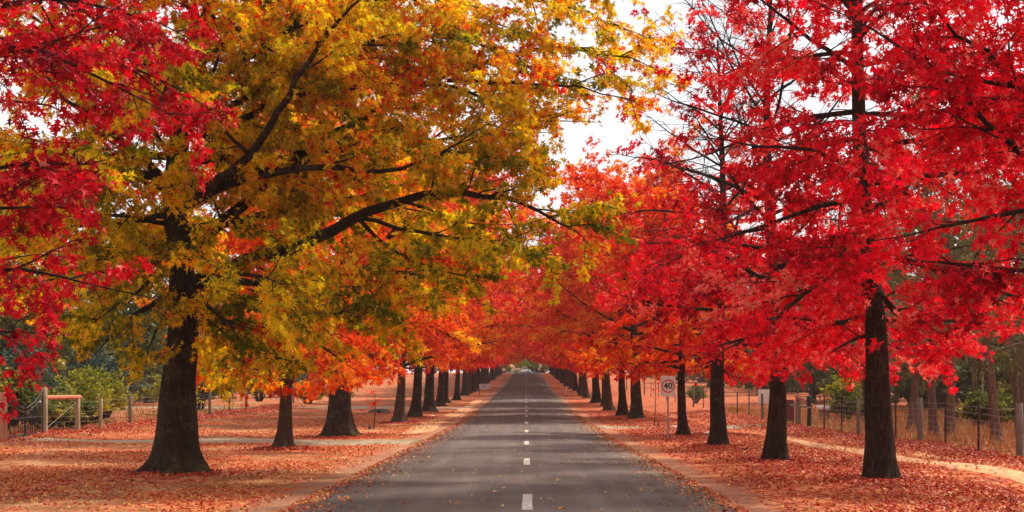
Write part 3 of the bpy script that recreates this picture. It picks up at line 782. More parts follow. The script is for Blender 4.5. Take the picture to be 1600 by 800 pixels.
def gumtree(i, x, y, s, rz, label, group, mat=None, tr=None):
    o = gum[i] if not gused[i] else copy_tree(gum[i]); gused[i] = True
    d = {}
    if mat: d['crown'] = M[mat]
    if tr: d['trunk'] = tr
    put(o, x, y, rz, s, label, 'tree', group, d)
GF = 'green bushes beyond the crest'
for k, (x, y, s_, m_) in enumerate([(-6.5, 412, 1.3, 'garden'), (-.5, 414, 1.5, 'limeleaf'), (2.6, 412, 1.6, 'garden'), (5.2, 413, 1.4, 'limeleaf'), (8.5, 411, 1.3, 'garden'), (0.8, 422, 1.9, 'limeleaf'), (4, 424, 2.0, 'limeleaf'), (-4, 428, 1.9, 'garden')]):
    shrub(k % 2, x, y, s_, ['dark bush left of the white truck, by the house', 'yellow-green bush directly behind the white truck', 'dark green bush right of the white truck', 'yellow-green bush left of the far right white sign', 'dark green bush behind the far right white sign'][k] if k < 5 else 'tall yellow-green bush beyond the crest closing the end of the avenue', GF, m_)
GG = 'gum trees behind the right fence'
gumtree(1, 15.2, 45.5, 1.0, 0.2, 'pale peeling gum trunk with a side limb, right of the lamp post', GG)
gumtree(0, 15.0, 50.0, 1.0, 1.0, 'left of the twin reddish gum trunks behind the fence', GG)
gumtree(0, 14.9, 51.4, .85, 2.5, 'right of the twin reddish gum trunks, slimmer', GG)
gumtree(1, 14.6, 41.0, .9, 3.6, 'leaning brown gum trunk at the right edge by the grey post', GG)
gumtree(1, 15.6, 57.0, 1.05, 3.3, 'gum trunk leaning right, left of the grey fence post', GG)
gumtree(0, 15.2, 59.5, .9, 4.0, 'slim gum trunk just right of the nearest dark oak trunk', GG)
gumtree(0, 17.5, 73.0, 1.0, .4, 'dark gum trunk behind the right fence beyond the star pickets', GG, None, M['bark'])
gumtree(1, 16.5, 68.0, .9, 5.0, 'thin leaning gum trunk between the dark steel pickets', GG, None, M['bark'])
gumtree(0, 17.0, 95.0, 1.0, 2.0, 'pale gum trunk left of the second right-hand oak trunk', GG)
rg = random.Random(12)
for k, (x, y) in enumerate([(17.5, 47.5), (18.5, 53), (19.8, 56), (17.2, 61.5), (20.5, 64), (19, 69), (22, 72), (21.5, 60), (18.6, 78), (21, 84)]):
    gumtree(k % 2, x, y, rg.uniform(.6, .85), rg.uniform(0, 6.28), 'slim grey-brown gum sapling among the trunks beyond the right fence', 'slim gum trunks beyond the right fence', None, M['twig'] if k % 3 == 0 else None)
BW = 'dark olive background trees on the right'
for k, (x, y, s) in enumerate([(27, 58, .95), (33, 68, 1.1), (26, 76, .9), (35, 82, 1.1), (27, 92, 1.0), (34, 104, 1.1), (24, 118, .9), (31, 128, 1.1), (25, 150, 1.0), (33, 170, 1.1), (26, 200, 1.0), (30, 240, 1.1)]):
    gumtree(2, x, y, s, k * 1.7, 'dark olive bushy background tree beyond the dry paddock on the right', BW)
BL = 'green background trees behind the left garden'
for k, (x, y, s, m_) in enumerate([(-27, 56, .9, 'olive'), (-31, 66, 1.1, 'bluegreen'), (-28, 77, .9, 'garden'), (-33, 88, 1.1, 'olive'), (-29, 100, 1.0, 'garden'), (-31, 116, 1.1, 'olive'), (-29, 136, 1.0, 'bluegreen'), (-31, 160, 1.1, 'olive'), (-30, 195, 1.1, 'olive'), (-31, 240, 1.1, 'garden')]):
    gumtree(2, x, y, s, k * 2.1, 'tall green background tree rising behind the left garden shrubs', BL, m_)
BC = 'green trees beyond the crest'
for k, (x, y, s, m_) in enumerate([(-2.5, 446, .55, 'limeleaf'), (1.2, 440, .5, 'garden'), (4.6, 436, .5, 'limeleaf'), (-8, 450, .7, 'scarlet'), (9, 446, .75, 'scarlet'), (-16, 455, .8, 'amber'), (17, 455, .8, 'rose'), (-3, 475, .8, 'garden'), (4, 475, .8, 'garden')]):
    lab = {0: 'yellow-green bushy tree right behind the white truck cab', 1: 'dark green bushy tree in the arch at the end of the road', 2: 'yellow-tipped bushy tree at the right of the far arch'}.get(k, 'distant tree beyond the crest closing the end of the avenue')
    gumtree(2, x, y, s, k * 1.3, lab, BC, m_)

# far-off bush that reads as one mass behind each side
def woodland(side, x0, x1, y0, y1, n, mat, seed):
    r = np.random.default_rng(seed)
    nb = 150
    bx = r.uniform(x0, x1, nb); by = r.uniform(y0, y1, nb); bh = r.uniform(5, 12, nb); br = r.uniform(2.0, 3.6, nb)
    k = r.integers(0, nb, n)
    d = r.normal(size=(n, 3)); d /= np.linalg.norm(d, axis=1)[:, None]
    q = r.uniform(.35, 1, n)[:, None] ** .5
    c = np.stack([bx, by, gz(bx, by) + bh * .5], -1)
    P = c[k] + d * q * np.stack([br, br, bh * .52], -1)[k]
    cl = np.sin(P[:, 0] * 1.9 + P[:, 2] * 1.3) + np.sin(P[:, 1] * 1.7 - P[:, 2] * 1.6)
    ok = (cl > -.9) & (P[:, 2] > gz(P[:, 0], P[:, 1]))
    P = P[ok]; kk = k[ok]
    m = MB(); tb = r.normal(size=nb) * .2
    leaves(m, P, r.normal(size=P.shape), .55 * r.uniform(.6, 1.4, len(P)), .4 + tb[kk] + r.normal(size=len(P)) * .16, SIMPLE, r, 1.0)
    o = m.build('woodland', M[mat], use_tone=True)
    return tag(o, kind='stuff')
woodland(1, 25, 44, 78, 330, 80000, 'olive', 1)
woodland(-1, -46, -31, 45, 330, 60000, 'olive', 2)

# ------------------------------------------------------------------ fallen leaves and grass
def scatter(name, n, xf, yf, mat, size, seed, lift=.01, tone=(.4, .25), shape=STAR, flat=.55, dens=None, road=False):
    r = np.random.default_rng(seed)
    x = xf(r, n); y = yf(r, n)
    if dens is not None:
        k = r.uniform(size=n) < dens(x, y); x, y = x[k], y[k]
    z = (prof(y) + .06 - .014 * np.abs(x) if road else gz(x, y)) + lift + r.uniform(0, .03, len(x)) * (0.3 if road else 1)
    m = MB(); a = r.uniform(0, 6.28, len(x))
    D = np.stack([np.cos(a), np.sin(a), r.normal(size=len(x)) * (.2 if road else .45)], -1)
    leaves(m, np.stack([x, y, z], -1), D, size * r.uniform(.6, 1.25, len(x)), tone[0] + r.normal(size=len(x)) * tone[1], shape, r, flat)
    return tag(m.build(name, mat, use_tone=True), kind='stuff')
def clump(x, y):
    c = .5 + .25 * np.sin(x * 1.1 + .7 * np.sin(y * .5)) + .25 * np.sin(y * .63 + x * .37 + 1.0 + np.sin(x * .8))
    return np.clip(1.5 * (c - .5) + .5 + .18 * np.sin(x * 3.1 + y * 1.7 + np.sin(y * 2.3)), 0, 1)
yd = lambda a, b: (lambda r, n: a + (b - a) * r.uniform(size=n) ** 1.4)
scatter('fallen_leaves', 230000, lambda r, n: r.uniform(3.7, 13, n), yd(15, 95), M['litter'], .09, 1, tone=(.40, .27),
        dens=lambda x, y: np.clip((x - 3.6) / 2.0, .05, 1) * (.14 + .86 * clump(x, y)) * np.where(np.abs(x - 10 + .02 * (y - 30)) < .5, .15, 1))
scatter('fallen_leaves', 230000, lambda r, n: r.uniform(-24, -3.9, n), yd(15, 100), M['litter'], .072, 2, tone=(.56, .26),
        dens=lambda x, y: np.clip((-x - 3.7) / 2.2, .05, 1) * (.06 + .94 * clump(x, y) ** 1.5) * np.where(np.abs(y - 48.8) < 2.1, .06, 1))
scatter('fallen_leaves', 22000, lambda r, n: 12.2 + r.normal(size=n) * .45, lambda r, n: r.uniform(28, 64, n), M['litter'], .11, 3, tone=(.3, .22))
scatter('fallen_leaves', 16000, lambda r, n: -18.8 + r.normal(size=n) * .8, lambda r, n: r.uniform(40, 110, n), M['litter'], .13, 4, tone=(.35, .22))
scatter('road_leaves', 1700, lambda r, n: np.clip(np.where(r.uniform(size=n) < .5, r.uniform(-3.3, 3.0, n), np.where(r.uniform(size=n) < .5, -3.5 + np.abs(r.normal(size=n)) * .5, 3.2 - np.abs(r.normal(size=n)) * .5)), -3.5, 3.2),
        lambda r, n: 17 + 110 * r.uniform(size=n) ** 1.3, M['roadleaf'], .085, 5, .006, (.5, .3), road=True)

# drifts against the foot of the nearer trunks
bases = [(TX, TY, 1.0), (-7.05, 41, .5), (-7.0, 53, 1.0), (6.86, 27.3, .6), (6.35, 35.8, .6), (6.1, 44.5, .6), (6.15, 55, .6), (-6.5, 72, .6), (6.05, 77, .6), (-6.45, 82, .7)]
br_ = np.random.default_rng(77).integers(0, len(bases), 9000)
bb = np.array(bases)
_q = np.random.default_rng(78); _a = _q.uniform(0, 6.28, 9000); _d = bb[br_, 2] * (.55 + np.abs(_q.normal(size=9000)) * .8)
scatter('fallen_leaves', 9000, lambda r, n: bb[br_, 0] + np.cos(_a) * _d, lambda r, n: bb[br_, 1] + np.sin(_a) * _d, M['litter'], .10, 79, .02, (.28, .2))
_q = np.random.default_rng(80); _s = np.where(_q.uniform(size=7000) < .5, -1, 1)
scatter('road_leaves', 7000, lambda r, n: np.where(_s < 0, -3.40 + r.exponential(.22, n) - .15, 3.06 - r.exponential(.22, n) + .15), lambda r, n: 17 + 80 * r.uniform(size=n) ** 1.3, M['litter'], .08, 81, .004, (.5, .3), road=True)

def grass(name, n, xf, yf, seed, hh=(.15, .45), mat='drygrass', dens=None):
    r = np.random.default_rng(seed); x = xf(r, n); y = yf(r, n)
    if dens is not None:
        k = r.uniform(size=n) < dens(x, y); x, y = x[k], y[k]
    n = len(x); h = r.uniform(hh[0], hh[1], n)
    p = np.stack([x, y, gz(x, y) - .02], -1)
    D = np.stack([r.normal(size=n) * .3, r.normal(size=n) * .3, np.ones(n)], -1)
    m = MB(); leaves(m, p, D, h, .5 + r.normal(size=n) * .25, np.array([(.02, 0), (.012, .6), (0, 1), (-.012, .6), (-.02, 0)]) * [2.0, 1], r, 1.0)
    return tag(m.build(name, M[mat], use_tone=True), kind='stuff')
grass('dry_grass', 30000, lambda r, n: r.uniform(13, 27, n), lambda r, n: r.uniform(36, 100, n), 6, (.2, .6), dens=lambda x, y: .2 + .8 * clump(x * 1.7, y * 1.7))
grass('dry_grass', 1600, lambda r, n: 12.6 + r.normal(size=n) * .25, lambda r, n: r.uniform(30, 66, n), 7, (.1, .35), 'limeleaf', dens=lambda x, y: clump(x * 3, y * 2) ** 3)
grass('dry_grass', 5000, lambda r, n: r.uniform(-30, -19, n), lambda r, n: r.uniform(40, 110, n), 8, (.1, .4), 'garden')

# ------------------------------------------------------------------ fences
def post_round(m, x, y, h, r, lean=0, z0=None):
    z0 = G(x, y) if z0 is None else z0
    m.tube([(x, y, z0 - .2), (x + lean * .5, y, z0 + h * .5), (x + lean, y, z0 + h - .015), (x + lean, y, z0 + h)], [r, r * .98, r * .95, r * .8], 10)
def star_picket(m, x, y, h):
    z0 = G(x, y)
    for a in (0.3, 0.3 + 2.094, 0.3 + 4.189):
        ca, sa = math.cos(a), math.sin(a)
        m.box((x + ca * .016, y + sa * .016, z0 + h / 2 - .1), (.036, .008, h + .2), rot=[[ca, -sa, 0], [sa, ca, 0], [0, 0, 1]])
def wires(parent, X, ys, heights, r=.005):
    m = MB(); rg = random.Random(3)
    for h in heights:
        P = []
        for a, b in zip(ys[:-1], ys[1:]):
            for q in range(4):
                y = a + (b - a) * q / 4
                P.append((X(y), y, G(X(y), y) + h - .03 * math.sin(PI * q / 4) + rg.uniform(-.008, .008)))
        P.append((X(ys[-1]), ys[-1], G(X(ys[-1]), ys[-1]) + h))
        m.tube(P, r, 4, cap=False)
    return m.build('wires', M['wire'], parent)

FX = lambda y: 12.6
rf = tag(empty('wire_fence', (0, 0, 0)), 'rural wire fence with dark steel pickets and grey timber posts along the right', 'fence')
for (y, kind) in [(31.5, 'p'), (35.9, 'w'), (39.2, 'p'), (42.3, 'p'), (45, 'w'), (48, 'p'), (53.3, 'w'), (56.2, 'p'), (59.5, 'p'), (75, 'w'), (79.6, 'p'), (84, 'p'), (90, 'w'), (95, 'p'), (100, 'p'), (106, 'w'), (112, 'p'), (119, 'p'), (126, 'w'), (134, 'p'), (142, 'p'), (150, 'w'), (158, 'p'), (167, 'p'), (176, 'w')]:
    m = MB()
    if kind == 'p': star_picket(m, FX(y), y, 1.42); m.build('picket', M['picket'], rf)
    else: post_round(m, FX(y), y, 1.42, .095 if y < 50 else .075, rr.uniform(-.05, .05)); m.build('post', M['post_grey'], rf)
wires(rf, FX, [24, 31.5, 35.9, 39.2, 42.3, 45, 48, 53.3, 56.2, 59.5, 62], [.2, .38, .55, .72, .9, 1.1, 1.28], .006)
wires(rf, FX, [69, 75, 79.6, 84, 90, 95, 100, 106, 112, 119, 126, 134, 142, 150, 158, 167, 176], [.25, .5, .75, 1.0, 1.25], .006)
# mesh lower part
m = MB()
yy = np.arange(24, 62, .3)
A = np.stack([np.full(len(yy), 12.6), yy, gz(np.full(len(yy), 12.6), yy) + .05], -1); B = A + [0, 0, .85]
m.sticks(A, B, .003, .003); m.build('mesh_wires', M['wire'], rf)

# right-hand gateway
g = tag(empty('timber_gateway', (12.6, 65, G(12.6, 65))), 'weathered timber gateway rails with a propped bough on the right driveway', 'gateway')
def gpost(x, y, h, r, mat, nm='post'):
    m = MB(); m.tube([(x, y, -.2), (x, y, h * .6), (x, y, h)], [r, r, r * .92], 10); return m.build(nm, M[mat], g)
gpost(0, .2, 1.38, .13, 'post_grey'); gpost(0, 4.2, 1.4, .13, 'post_grey')
m = MB(); m.tube([(0, .2, 1.28), (.1, -1.0, 1.2), (.05, -2.7, .95)], [.07, .065, .05], 8); m.build('bough', M['post_red'], g)
m = MB(); m.tube([(.03, 4.2, .92), (0, 0, .9), (0, -2.8, .86)], .045, 8); m.build('rail', M['post_grey'], g)
m = MB(); m.tube([(-.1, 3.6, 1.25), (-.2, 2.8, .6), (-.25, 2.4, -.02)], .04, 8); m.build('brace', M['post_red'], g)
b = tag(empty('bollard', (12.5, 62.2, G(12.5, 62.2))), 'dark charred-looking bollard with a knobbed top at the right driveway', 'bollard')
m = MB(); m.tube([(0, 0, -.1), (0, 0, .1), (.02, 0, .7), (0, 0, 1.1), (0, 0, 1.22), (0, 0, 1.38), (0, 0, 1.42)], [.11, .10, .095, .10, .12, .11, .06], 12); m.build('shaft', M['black'], b)
m = MB(); m.tube([(0, 0, .86), (0, 0, .93)], .108, 12); m.build('band', M['galv'], b)
p = tag(empty('panel', (12.3, 67.3, G(12.3, 67.3))), 'maroon board with a tall white notice beside the right driveway', 'board')
m = MB(); m.box((0, 0, .62), (1.0, .05, 1.05)); m.build('board', M['maroon'], p)
m = MB(); m.box((-.05, -.032, .78), (.36, .012, .62)); n_ = m.build('notice', M['signwhite'], p)
m = MB()
for k in range(7): m.box((-.05 + .01 * (k % 3), -.0405, 1.0 - k * .075), (.24 - .04 * (k % 3), .004, .02))
m.build('lettering', M['black'], n_)
for x in (-.46, .46):
    m = MB(); m.box((x, .05, .55), (.06, .05, 1.2)); m.build('leg', M['picket'], p)
p = tag(empty('sign', (12.9, 75.5, G(12.9, 75.5))), 'plain white board on a post, half hidden behind the second right trunk', 'sign')
m = MB(); m.box((-.15, 0, 1.25), (.62, .03, .75)); m.build('board', M['signwhite'], p)
m = MB(); m.tube([(-.15, .05, -.1), (-.15, .05, 1.6)], .03, 8); m.build('post', M['galv'], p)
for k, (x, y, h) in enumerate([(14.9, 71.2, .85), (15.4, 72.0, .8)]):
    u = tag(empty('garden_urn', (x, y, G(x, y))), ['taller grey stand with pale cap behind the gateway', 'shorter grey stand with pale cap behind the gateway'][k], 'urn', 'pale capped stands behind the gateway')
    m = MB(); m.tube([(0, 0, 0), (0, 0, .05), (0, 0, h * .7), (0, 0, h * .75)], [.16, .1, .09, .14], 12); m.build('pedestal', M['post_grey'], u)
    m = MB(); m.tube([(0, 0, h * .75), (0, 0, h * .82), (0, 0, h), (0, 0, h + .02)], [.1, .2, .24, .2], 12); m.build('bowl', M['white'], u)

# lamp post in the paddock
lp = tag(empty('lamp_post', (21.4, 66, G(21.4, 66))), 'slim grey lamp post with a tilted head beyond the right fence', 'lamp post')
m = MB(); m.tube([(0, 0, -.1), (0, 0, 1.2), (0, 0, 3.15)], [.06, .05, .035], 10); m.build('pole', M['galv'], lp)
m = MB(); m.box((.18, 0, 3.28), (.6, .2, .09), rot=[[.9, 0, -.43], [0, 1, 0], [.43, 0, .9]]); m.tube([(0, 0, 3.1), (0, 0, 3.24)], .05, 8); m.build('lamp_head', M['galv'], lp)

# left fence
LX = lambda y: -18.75 - .012 * (y - 55)
lf = tag(empty('wire_fence', (0, 0, 0)), 'rural post and wire fence in front of the left garden', 'fence')
for y in [62.3, 67.2, 73.5, 79, 85, 91, 97, 112, 118, 125, 132, 140, 149, 158, 168]:
    m = MB(); post_round(m, LX(y), y, 1.32 + rr.uniform(-.05, .08), .085, rr.uniform(-.04, .04)); m.build('post', M['post_tan'] if y == 62.3 else M['post_grey'], lf)
m = MB(); post_round(m, LX(59), 59, 1.42, .11); m.build('post', M['post_tan'], lf)
m = MB(); x = LX(56); z = G(x, 57) + 1.38; m.tube([(LX(54.7), 54.7, z), (LX(59.3) , 59.3, z)], .10, 10); m.build('rail', M['post_red'], lf)
wires(lf, LX, [54.8, 59, 62.3, 67.2, 73.5, 79, 85, 91, 97, 101], [.2, .42, .64, .86, 1.08, 1.26], .005)
wires(lf, LX, [109, 112, 118, 125, 132, 140, 149, 158, 168], [.3, .6, .9, 1.2], .005)
m = MB(); m.tube([(LX(55), 55, G(-18.7, 55) + .15), (LX(58.8), 58.8, G(-18.7, 59) + 1.2)], .012, 5); m.build('brace_wire', M['wire'], lf)

# iron gate with its posts
A = Vector((-17.75, 47.8, 0)); B = Vector((-18.62, 54.4, 0))
def gate_post(v, mat, lab, h):
    o = tag(empty('gate_post', (v.x, v.y, G(v.x, v.y))), lab, 'gate post')
    m = MB(); m.tube([(0, 0, -.2), (0, 0, .02), (.01, 0, h * .5), (0, 0, h - .02), (0, 0, h)], [.135, .13, .125, .12, .10], 14); m.build('shaft', M[mat], o)
    m = MB()
    for z in (.35, .7, 1.05, 1.4): m.tube([(0, 0, z), (0, 0, z + .008)], .134, 14)
    m.build('wire_wraps', M['wire'], o)
gate_post(A, 'post_red', 'terracotta-stained gate post at the left edge of the photo', 1.66)
gate_post(B, 'post_tan', 'pale timber gate post right of the iron gate', 1.78)
dirg = (B - A); Lg = dirg.length; dirg.normalize()
gt = tag(empty('iron_gate', (A.x, A.y, G(A.x, A.y)), math.atan2(dirg.y, dirg.x)), 'black wrought iron double gate with sagging curved top between two timber posts', 'gate')
def gtop(u): return 1.08 + .72 * abs(2 * u - 1) ** 1.7     # sags to the middle
for leafi, (u0, u1) in enumerate(((.035, .495), (.505, .965))):
    mL = MB()
    us = np.linspace(u0, u1, 14)
    for off, rr_ in ((.0, .028), (-.16, .022)):
        mL.tube([(u * Lg, 0, gtop(u) + off) for u in us], rr_, 6)
    for z in (.12, .72): mL.tube([(u0 * Lg, 0, z), (u1 * Lg, 0, z)], .022, 6)
    gl = mL.build('gate_leaf', M['iron'], gt)
    mB_ = MB()
    for k, u in enumerate(np.linspace(u0 + .006, u1 - .006, 11)):
        top = gtop(u) - .16 if k % 2 == 0 else gtop(u) - .02
        edge = k in (0, 10)
        mB_.tube([(u * Lg, 0, .06), (u * Lg, 0, gtop(u) + .02 if edge else top)], .026 if edge else .016, 6)
        if not edge and k % 2 == 0:
            mB_.tube([(u * Lg, 0, .72), (u * Lg, 0, .76), (u * Lg, 0, .80)], [.02, .034, .02], 6)
    mB_.build('bars', M['iron'], gl)
    mF = MB(); ue = u1 - .01 if leafi == 0 else u0 + .01
    mF.tube([(ue * Lg, 0, gtop(ue)), (ue * Lg, 0, gtop(ue) + .06), (ue * Lg, 0, gtop(ue) + .13), (ue * Lg, 0, gtop(ue) + .2)], [.02, .05, .035, .005], 8)
    mF.build('finial', M['iron'], gl)
w = tag(empty('letterbox', (-20.4, 59.4, G(-20.4, 59.4))), 'white box with a sloping lid seen through the right side of the iron gate', 'box')
m = MB(); m.box((0, 0, .95), (.28, .22, .5)); m.build('box', M['white'], w)
m = MB(); m.box((0, -.02, 1.225), (.36, .32, .04), rot=[[1, 0, 0], [0, .97, -.24], [0, .24, .97]]); m.build('lid', M['white'], w)
m = MB(); m.tube([(0, 0, -.1), (0, 0, .7)], .04, 8); m.build('post', M['post_tan'], w)

# ------------------------------------------------------------------ speed limit sign
sg = tag(empty('speed_sign', (5.0, 49.6, G(5.0, 49.6))), 'white speed limit sign reading 40 in a red ring on a steel post', 'road sign')
m = MB(); m.tube([(0, .03, -.2), (0, .03, 1.0), (0, .03, 2.28)], .032, 12); m.tube([(0, .03, 2.28), (0, .03, 2.29)], .034, 12); m.build('post', M['galv'], sg)
def rounded(w, h, r, n=5):
    P = []
    for cx, cy, a0 in ((w / 2 - r, h / 2 - r, 0), (-w / 2 + r, h / 2 - r, 90), (-w / 2 + r, -h / 2 + r, 180), (w / 2 - r, -h / 2 + r, 270)):
        for q in range(n): a = R_(a0 + 90 * q / (n - 1)); P.append((cx + r * math.cos(a), cy + r * math.sin(a)))
    return np.array(P)
def plate(m, P, z, y0, y1):
    n = len(P); V = np.concatenate([np.stack([P[:, 0], np.full(n, y0), P[:, 1] + z], -1), np.stack([P[:, 0], np.full(n, y1), P[:, 1] + z], -1)])
    m.add(V, [list(range(n))]); m.add(V[n:], [list(range(n))[::-1]])
    m.add(V, [[i, (i + 1) % n, n + (i + 1) % n, n + i] for i in range(n)])
SC = 1.91
m = MB(); plate(m, rounded(.53, .72, .05), SC, -.012, -.008); pl_ = m.build('plate', M['signwhite'], sg)
a = np.linspace(0, 2 * PI, 49)[:-1]
m = MB(); n = 48
ro, ri = .235, .193
V = np.concatenate([np.stack([ro * np.cos(a), np.full(n, -.0150), SC + ro * np.sin(a)], -1), np.stack([ri * np.cos(a), np.full(n, -.0150), SC + ri * np.sin(a)], -1)])
m.add(V, [[i, (i + 1) % n, n + (i + 1) % n, n + i] for i in range(n)]); m.build('red_ring', M['signred'], pl_)
fc = bpy.data.curves.new('digits', 'FONT'); fc.body = '40'; fc.size = .30; fc.align_x = 'CENTER'; fc.align_y = 'CENTER'; fc.extrude = .0015; fc.offset = .006
fo = bpy.data.objects.new('digits_curve', fc); COL.objects.link(fo)
bpy.context.view_layer.update()
me = bpy.data.meshes.new_from_object(fo.evaluated_get(bpy.context.evaluated_depsgraph_get()))
bpy.data.objects.remove(fo); bpy.data.curves.remove(fc)
me.name = 'digits'; me.materials.clear(); me.materials.append(M['black'])
dg = bpy.data.objects.new('digits', me); COL.objects.link(dg); dg.parent = pl_; dg.location = (0, -.0170, SC); dg.rotation_euler = (PI / 2, 0, 0)
m = MB()
for z in (SC - .2, SC + .2): m.box((0, .012, z), (.12, .03, .04))
m.build('bracket', M['galv'], sg)

# notice board on the left verge
nb = tag(empty('notice_board', (-4.4, 150, G(-4.4, 150))), 'white notice board on a low metal frame on the left verge', 'sign')
m = MB(); m.box((0, 0, .95), (1.15, .02, .55)); bo = m.build('board', M['white'], nb)
m = MB(); m.box((-.1, -.0135, 1.13), (.72, .005, .05)); m.build('red_line', M['signred'], bo)
m = MB(); m.box((-.08, -.0135, 1.0), (.6, .005, .04)); m.box((-.05, -.0135, .87), (.55, .005, .05)); m.box((.42, -.0135, .98), (.05, .005, .2)); m.box((.39, -.0135, .88), (.1, .005, .04)); m.build('lettering', M['black'], bo)
for x in (-.55, .55):
    m = MB(); m.tube([(x, .03, -.1), (x, .03, 1.22)], .02, 6); m.tube([(x, .03, .65), (x, .5, 0)], .015, 6); m.build('leg', M['picket'], nb)
m = MB(); m.tube([(-.55, .03, .33), (.55, .03, .33)], .016, 6); m.build('crossbar', M['picket'], nb)

# guide posts
for k, (pxx, y) in enumerate(((880, 165), (884.3, 155))):
    x = (pxx - 822) * y / 2200
    gp = tag(empty('guide_post', (x, y, G(x, y))), ['farther, left one of two white guide posts on the right verge', 'nearer, right one of two white guide posts on the right verge'][k], 'guide post', 'white guide posts on the right verge')
    m = MB(); m.box((0, 0, .42), (.11, .045, 1.0)); m.build('post', M['white'], gp)
    m = MB(); m.box((0, -.026, .8), (.06, .006, .12)); m.build('reflector', M['signred'], gp)

# saplings with their stubs
def sapling(x, y, h, lab, nleaf, tone_, mat, seed):
    o = tag(empty('sapling', (x, y, G(x, y))), lab, 'sapling'); r = np.random.default_rng(seed)
    m = MB(); P = np.stack([.04 * np.sin(np.linspace(0, 3, 9)) + np.linspace(0, .06, 9), np.zeros(9), np.linspace(-.05, h, 9)], -1)
    m.tube(P, np.linspace(.026, .012, 9), 6)
    A, B = [], []
    for q in range(10):
        z = h * r.uniform(.55, 1); a_ = r.uniform(0, 6.28); p0 = np.array([.06 * z / h, 0, z]); A.append(p0); B.append(p0 + np.array([math.cos(a_), math.sin(a_), .6]) * r.uniform(.15, .4))
    m.sticks(np.array(A), np.array(B), .006, .003); m.build('stem', M['twig'], o)
    k = r.integers(0, 10, nleaf); u = r.uniform(.2, 1.1, nleaf)[:, None]
    m = MB(); leaves(m, np.array(A)[k] * (1 - u) + np.array(B)[k] * u + r.normal(size=(nleaf, 3)) * .05, r.normal(size=(nleaf, 3)) - [0, 0, .5], np.full(nleaf, .13), tone_ + r.normal(size=nleaf) * .2, STAR, r)
    m.build('leaves', mat, o, use_tone=True)
sapling(-6.72, 62, 1.55, 'thin young sapling with a few red leaves between the thick trunks on the left', 46, .3, M['scarlet'], 1)
sapling(6.0, 66, 2.3, 'thin bare sapling standing left of the speed limit sign', 14, .5, M['scarlet'], 2)
def stub(x, y, lab):
    o = tag(empty('marker_stub', (x, y, G(x, y))), lab, 'marker'); m = MB()
    m.tube([(0, 0, -.03), (0, 0, .17), (0, 0, .2)], [.06, .055, .03], 10); m.build('stake', M['black'], o)
    m = MB(); m.tube([(0, 0, .12), (0, 0, .14)], .058, 10); m.build('band', M['galv'], o)
stub(-6.85, 61.7, 'small black stub beside the red-leaved sapling on the left')
stub(6.22, 66.3, 'small black stub beside the bare sapling on the right')
def stone(x, y, s, lab, mat, seed):
    r = np.random.default_rng(seed); m = MB(); n = 10
    m.tube([(0, 0, -.02), (0, 0, .03), (0, 0, .08), (0, 0, .1)], np.array([.12, .15, .11, .04]) * s, n, wob=lambda a_, b_: 1 + r.normal(size=(4, n)) * .12)
    o = m.build('stone', M[mat]); o.location = (x, y, G(x, y)); o.scale = (1.5, 1, .9); tag(o, lab, 'stone')
stone(6.85, 65.2, 1, 'small white stone right of the speed sign post', 'white', 3)
stone(7.3, 56.3, 1.1, 'pale stone between the two dark trunks right of the speed sign', 'white', 4)
stone(-5.6, 84.0, .8, 'tiny white stone on the left verge by the stout mossy trunk', 'white', 5)

# culvert on the left
cv = tag(empty('culvert', (-9.7, 93.0, G(-9.7, 93.0))), 'low concrete culvert headwall with dark pipe mouth in the left leaf litter', 'culvert')
m = MB()
P = np.array([(-.75, 0), (-.6, .16), (-.2, .24), (.3, .24), (.65, .17), (.78, 0), (.4, -.15), (-.4, -.15)]); plate(m, P, .04, -.15, .2); hw = m.build('headwall', M['concrete'], cv)
m = MB(); m.tube([(0, -.19, .02), (0, -.14, .02)], .17, 14); m.build('pipe_mouth', M['black'], cv)

# ------------------------------------------------------------------ far end
tk = tag(empty('pickup_truck', (-1.4, 388.5, G(-1.4, 388.5))), 'white cab pickup truck with a cream tray crossing at the end of the road', 'truck')
def prism(m, P, y0, y1):
    P = np.asarray(P, float); n = len(P)
    V = np.concatenate([np.stack([P[:, 0], np.full(n, y0), P[:, 1]], -1), np.stack([P[:, 0], np.full(n, y1), P[:, 1]], -1)])
    m.add(V, [list(range(n))]); m.add(V[n:], [list(range(n))[::-1]]); m.add(V, [[i, n + i, n + (i + 1) % n, (i + 1) % n] for i in range(n)])
m = MB(); prism(m, [(.1, .42), (.1, 1.05), (.3, 1.15), (.45, 1.78), (.6, 1.86), (1.25, 1.84), (1.55, 1.72), (1.95, 1.12), (2.55, 1.0), (2.72, .8), (2.75, .42)], -.85, .85); bd = m.build('body', M['white'], tk)
for y in (-.856, .852):
    m = MB(); prism(m, [(.55, 1.2), (.6, 1.7), (1.15, 1.7), (1.15, 1.2)], y, y + .004); prism(m, [(1.22, 1.2), (1.22, 1.7), (1.45, 1.64), (1.75, 1.2)], y, y + .004); m.build('side_window', M['glass'], bd)
m = MB(); prism(m, [(2.752, .55), (2.72, .82), (2.735, .82), (2.77, .55)], -.6, .6); m.build('grille', M['black'], bd)
for y in (-.7, .7):
    m = MB(); m.box((2.70, y, .75), (.1, .2, .14)); m.build('headlight', M['glass'], bd)
m = MB(); m.box((-1.25, 0, .86), (2.5, 1.8, .1)); 
for (cx, cy, sx_, sy_) in ((-1.25, -.88, 2.5, .04), (-1.25, .88, 2.5, .04), (-2.48, 0, .04, 1.7), (-.02, 0, .04, 1.7)): m.box((cx, cy, 1.2), (sx_, sy_, .58))
m.build('tray', M['traytan'], tk)
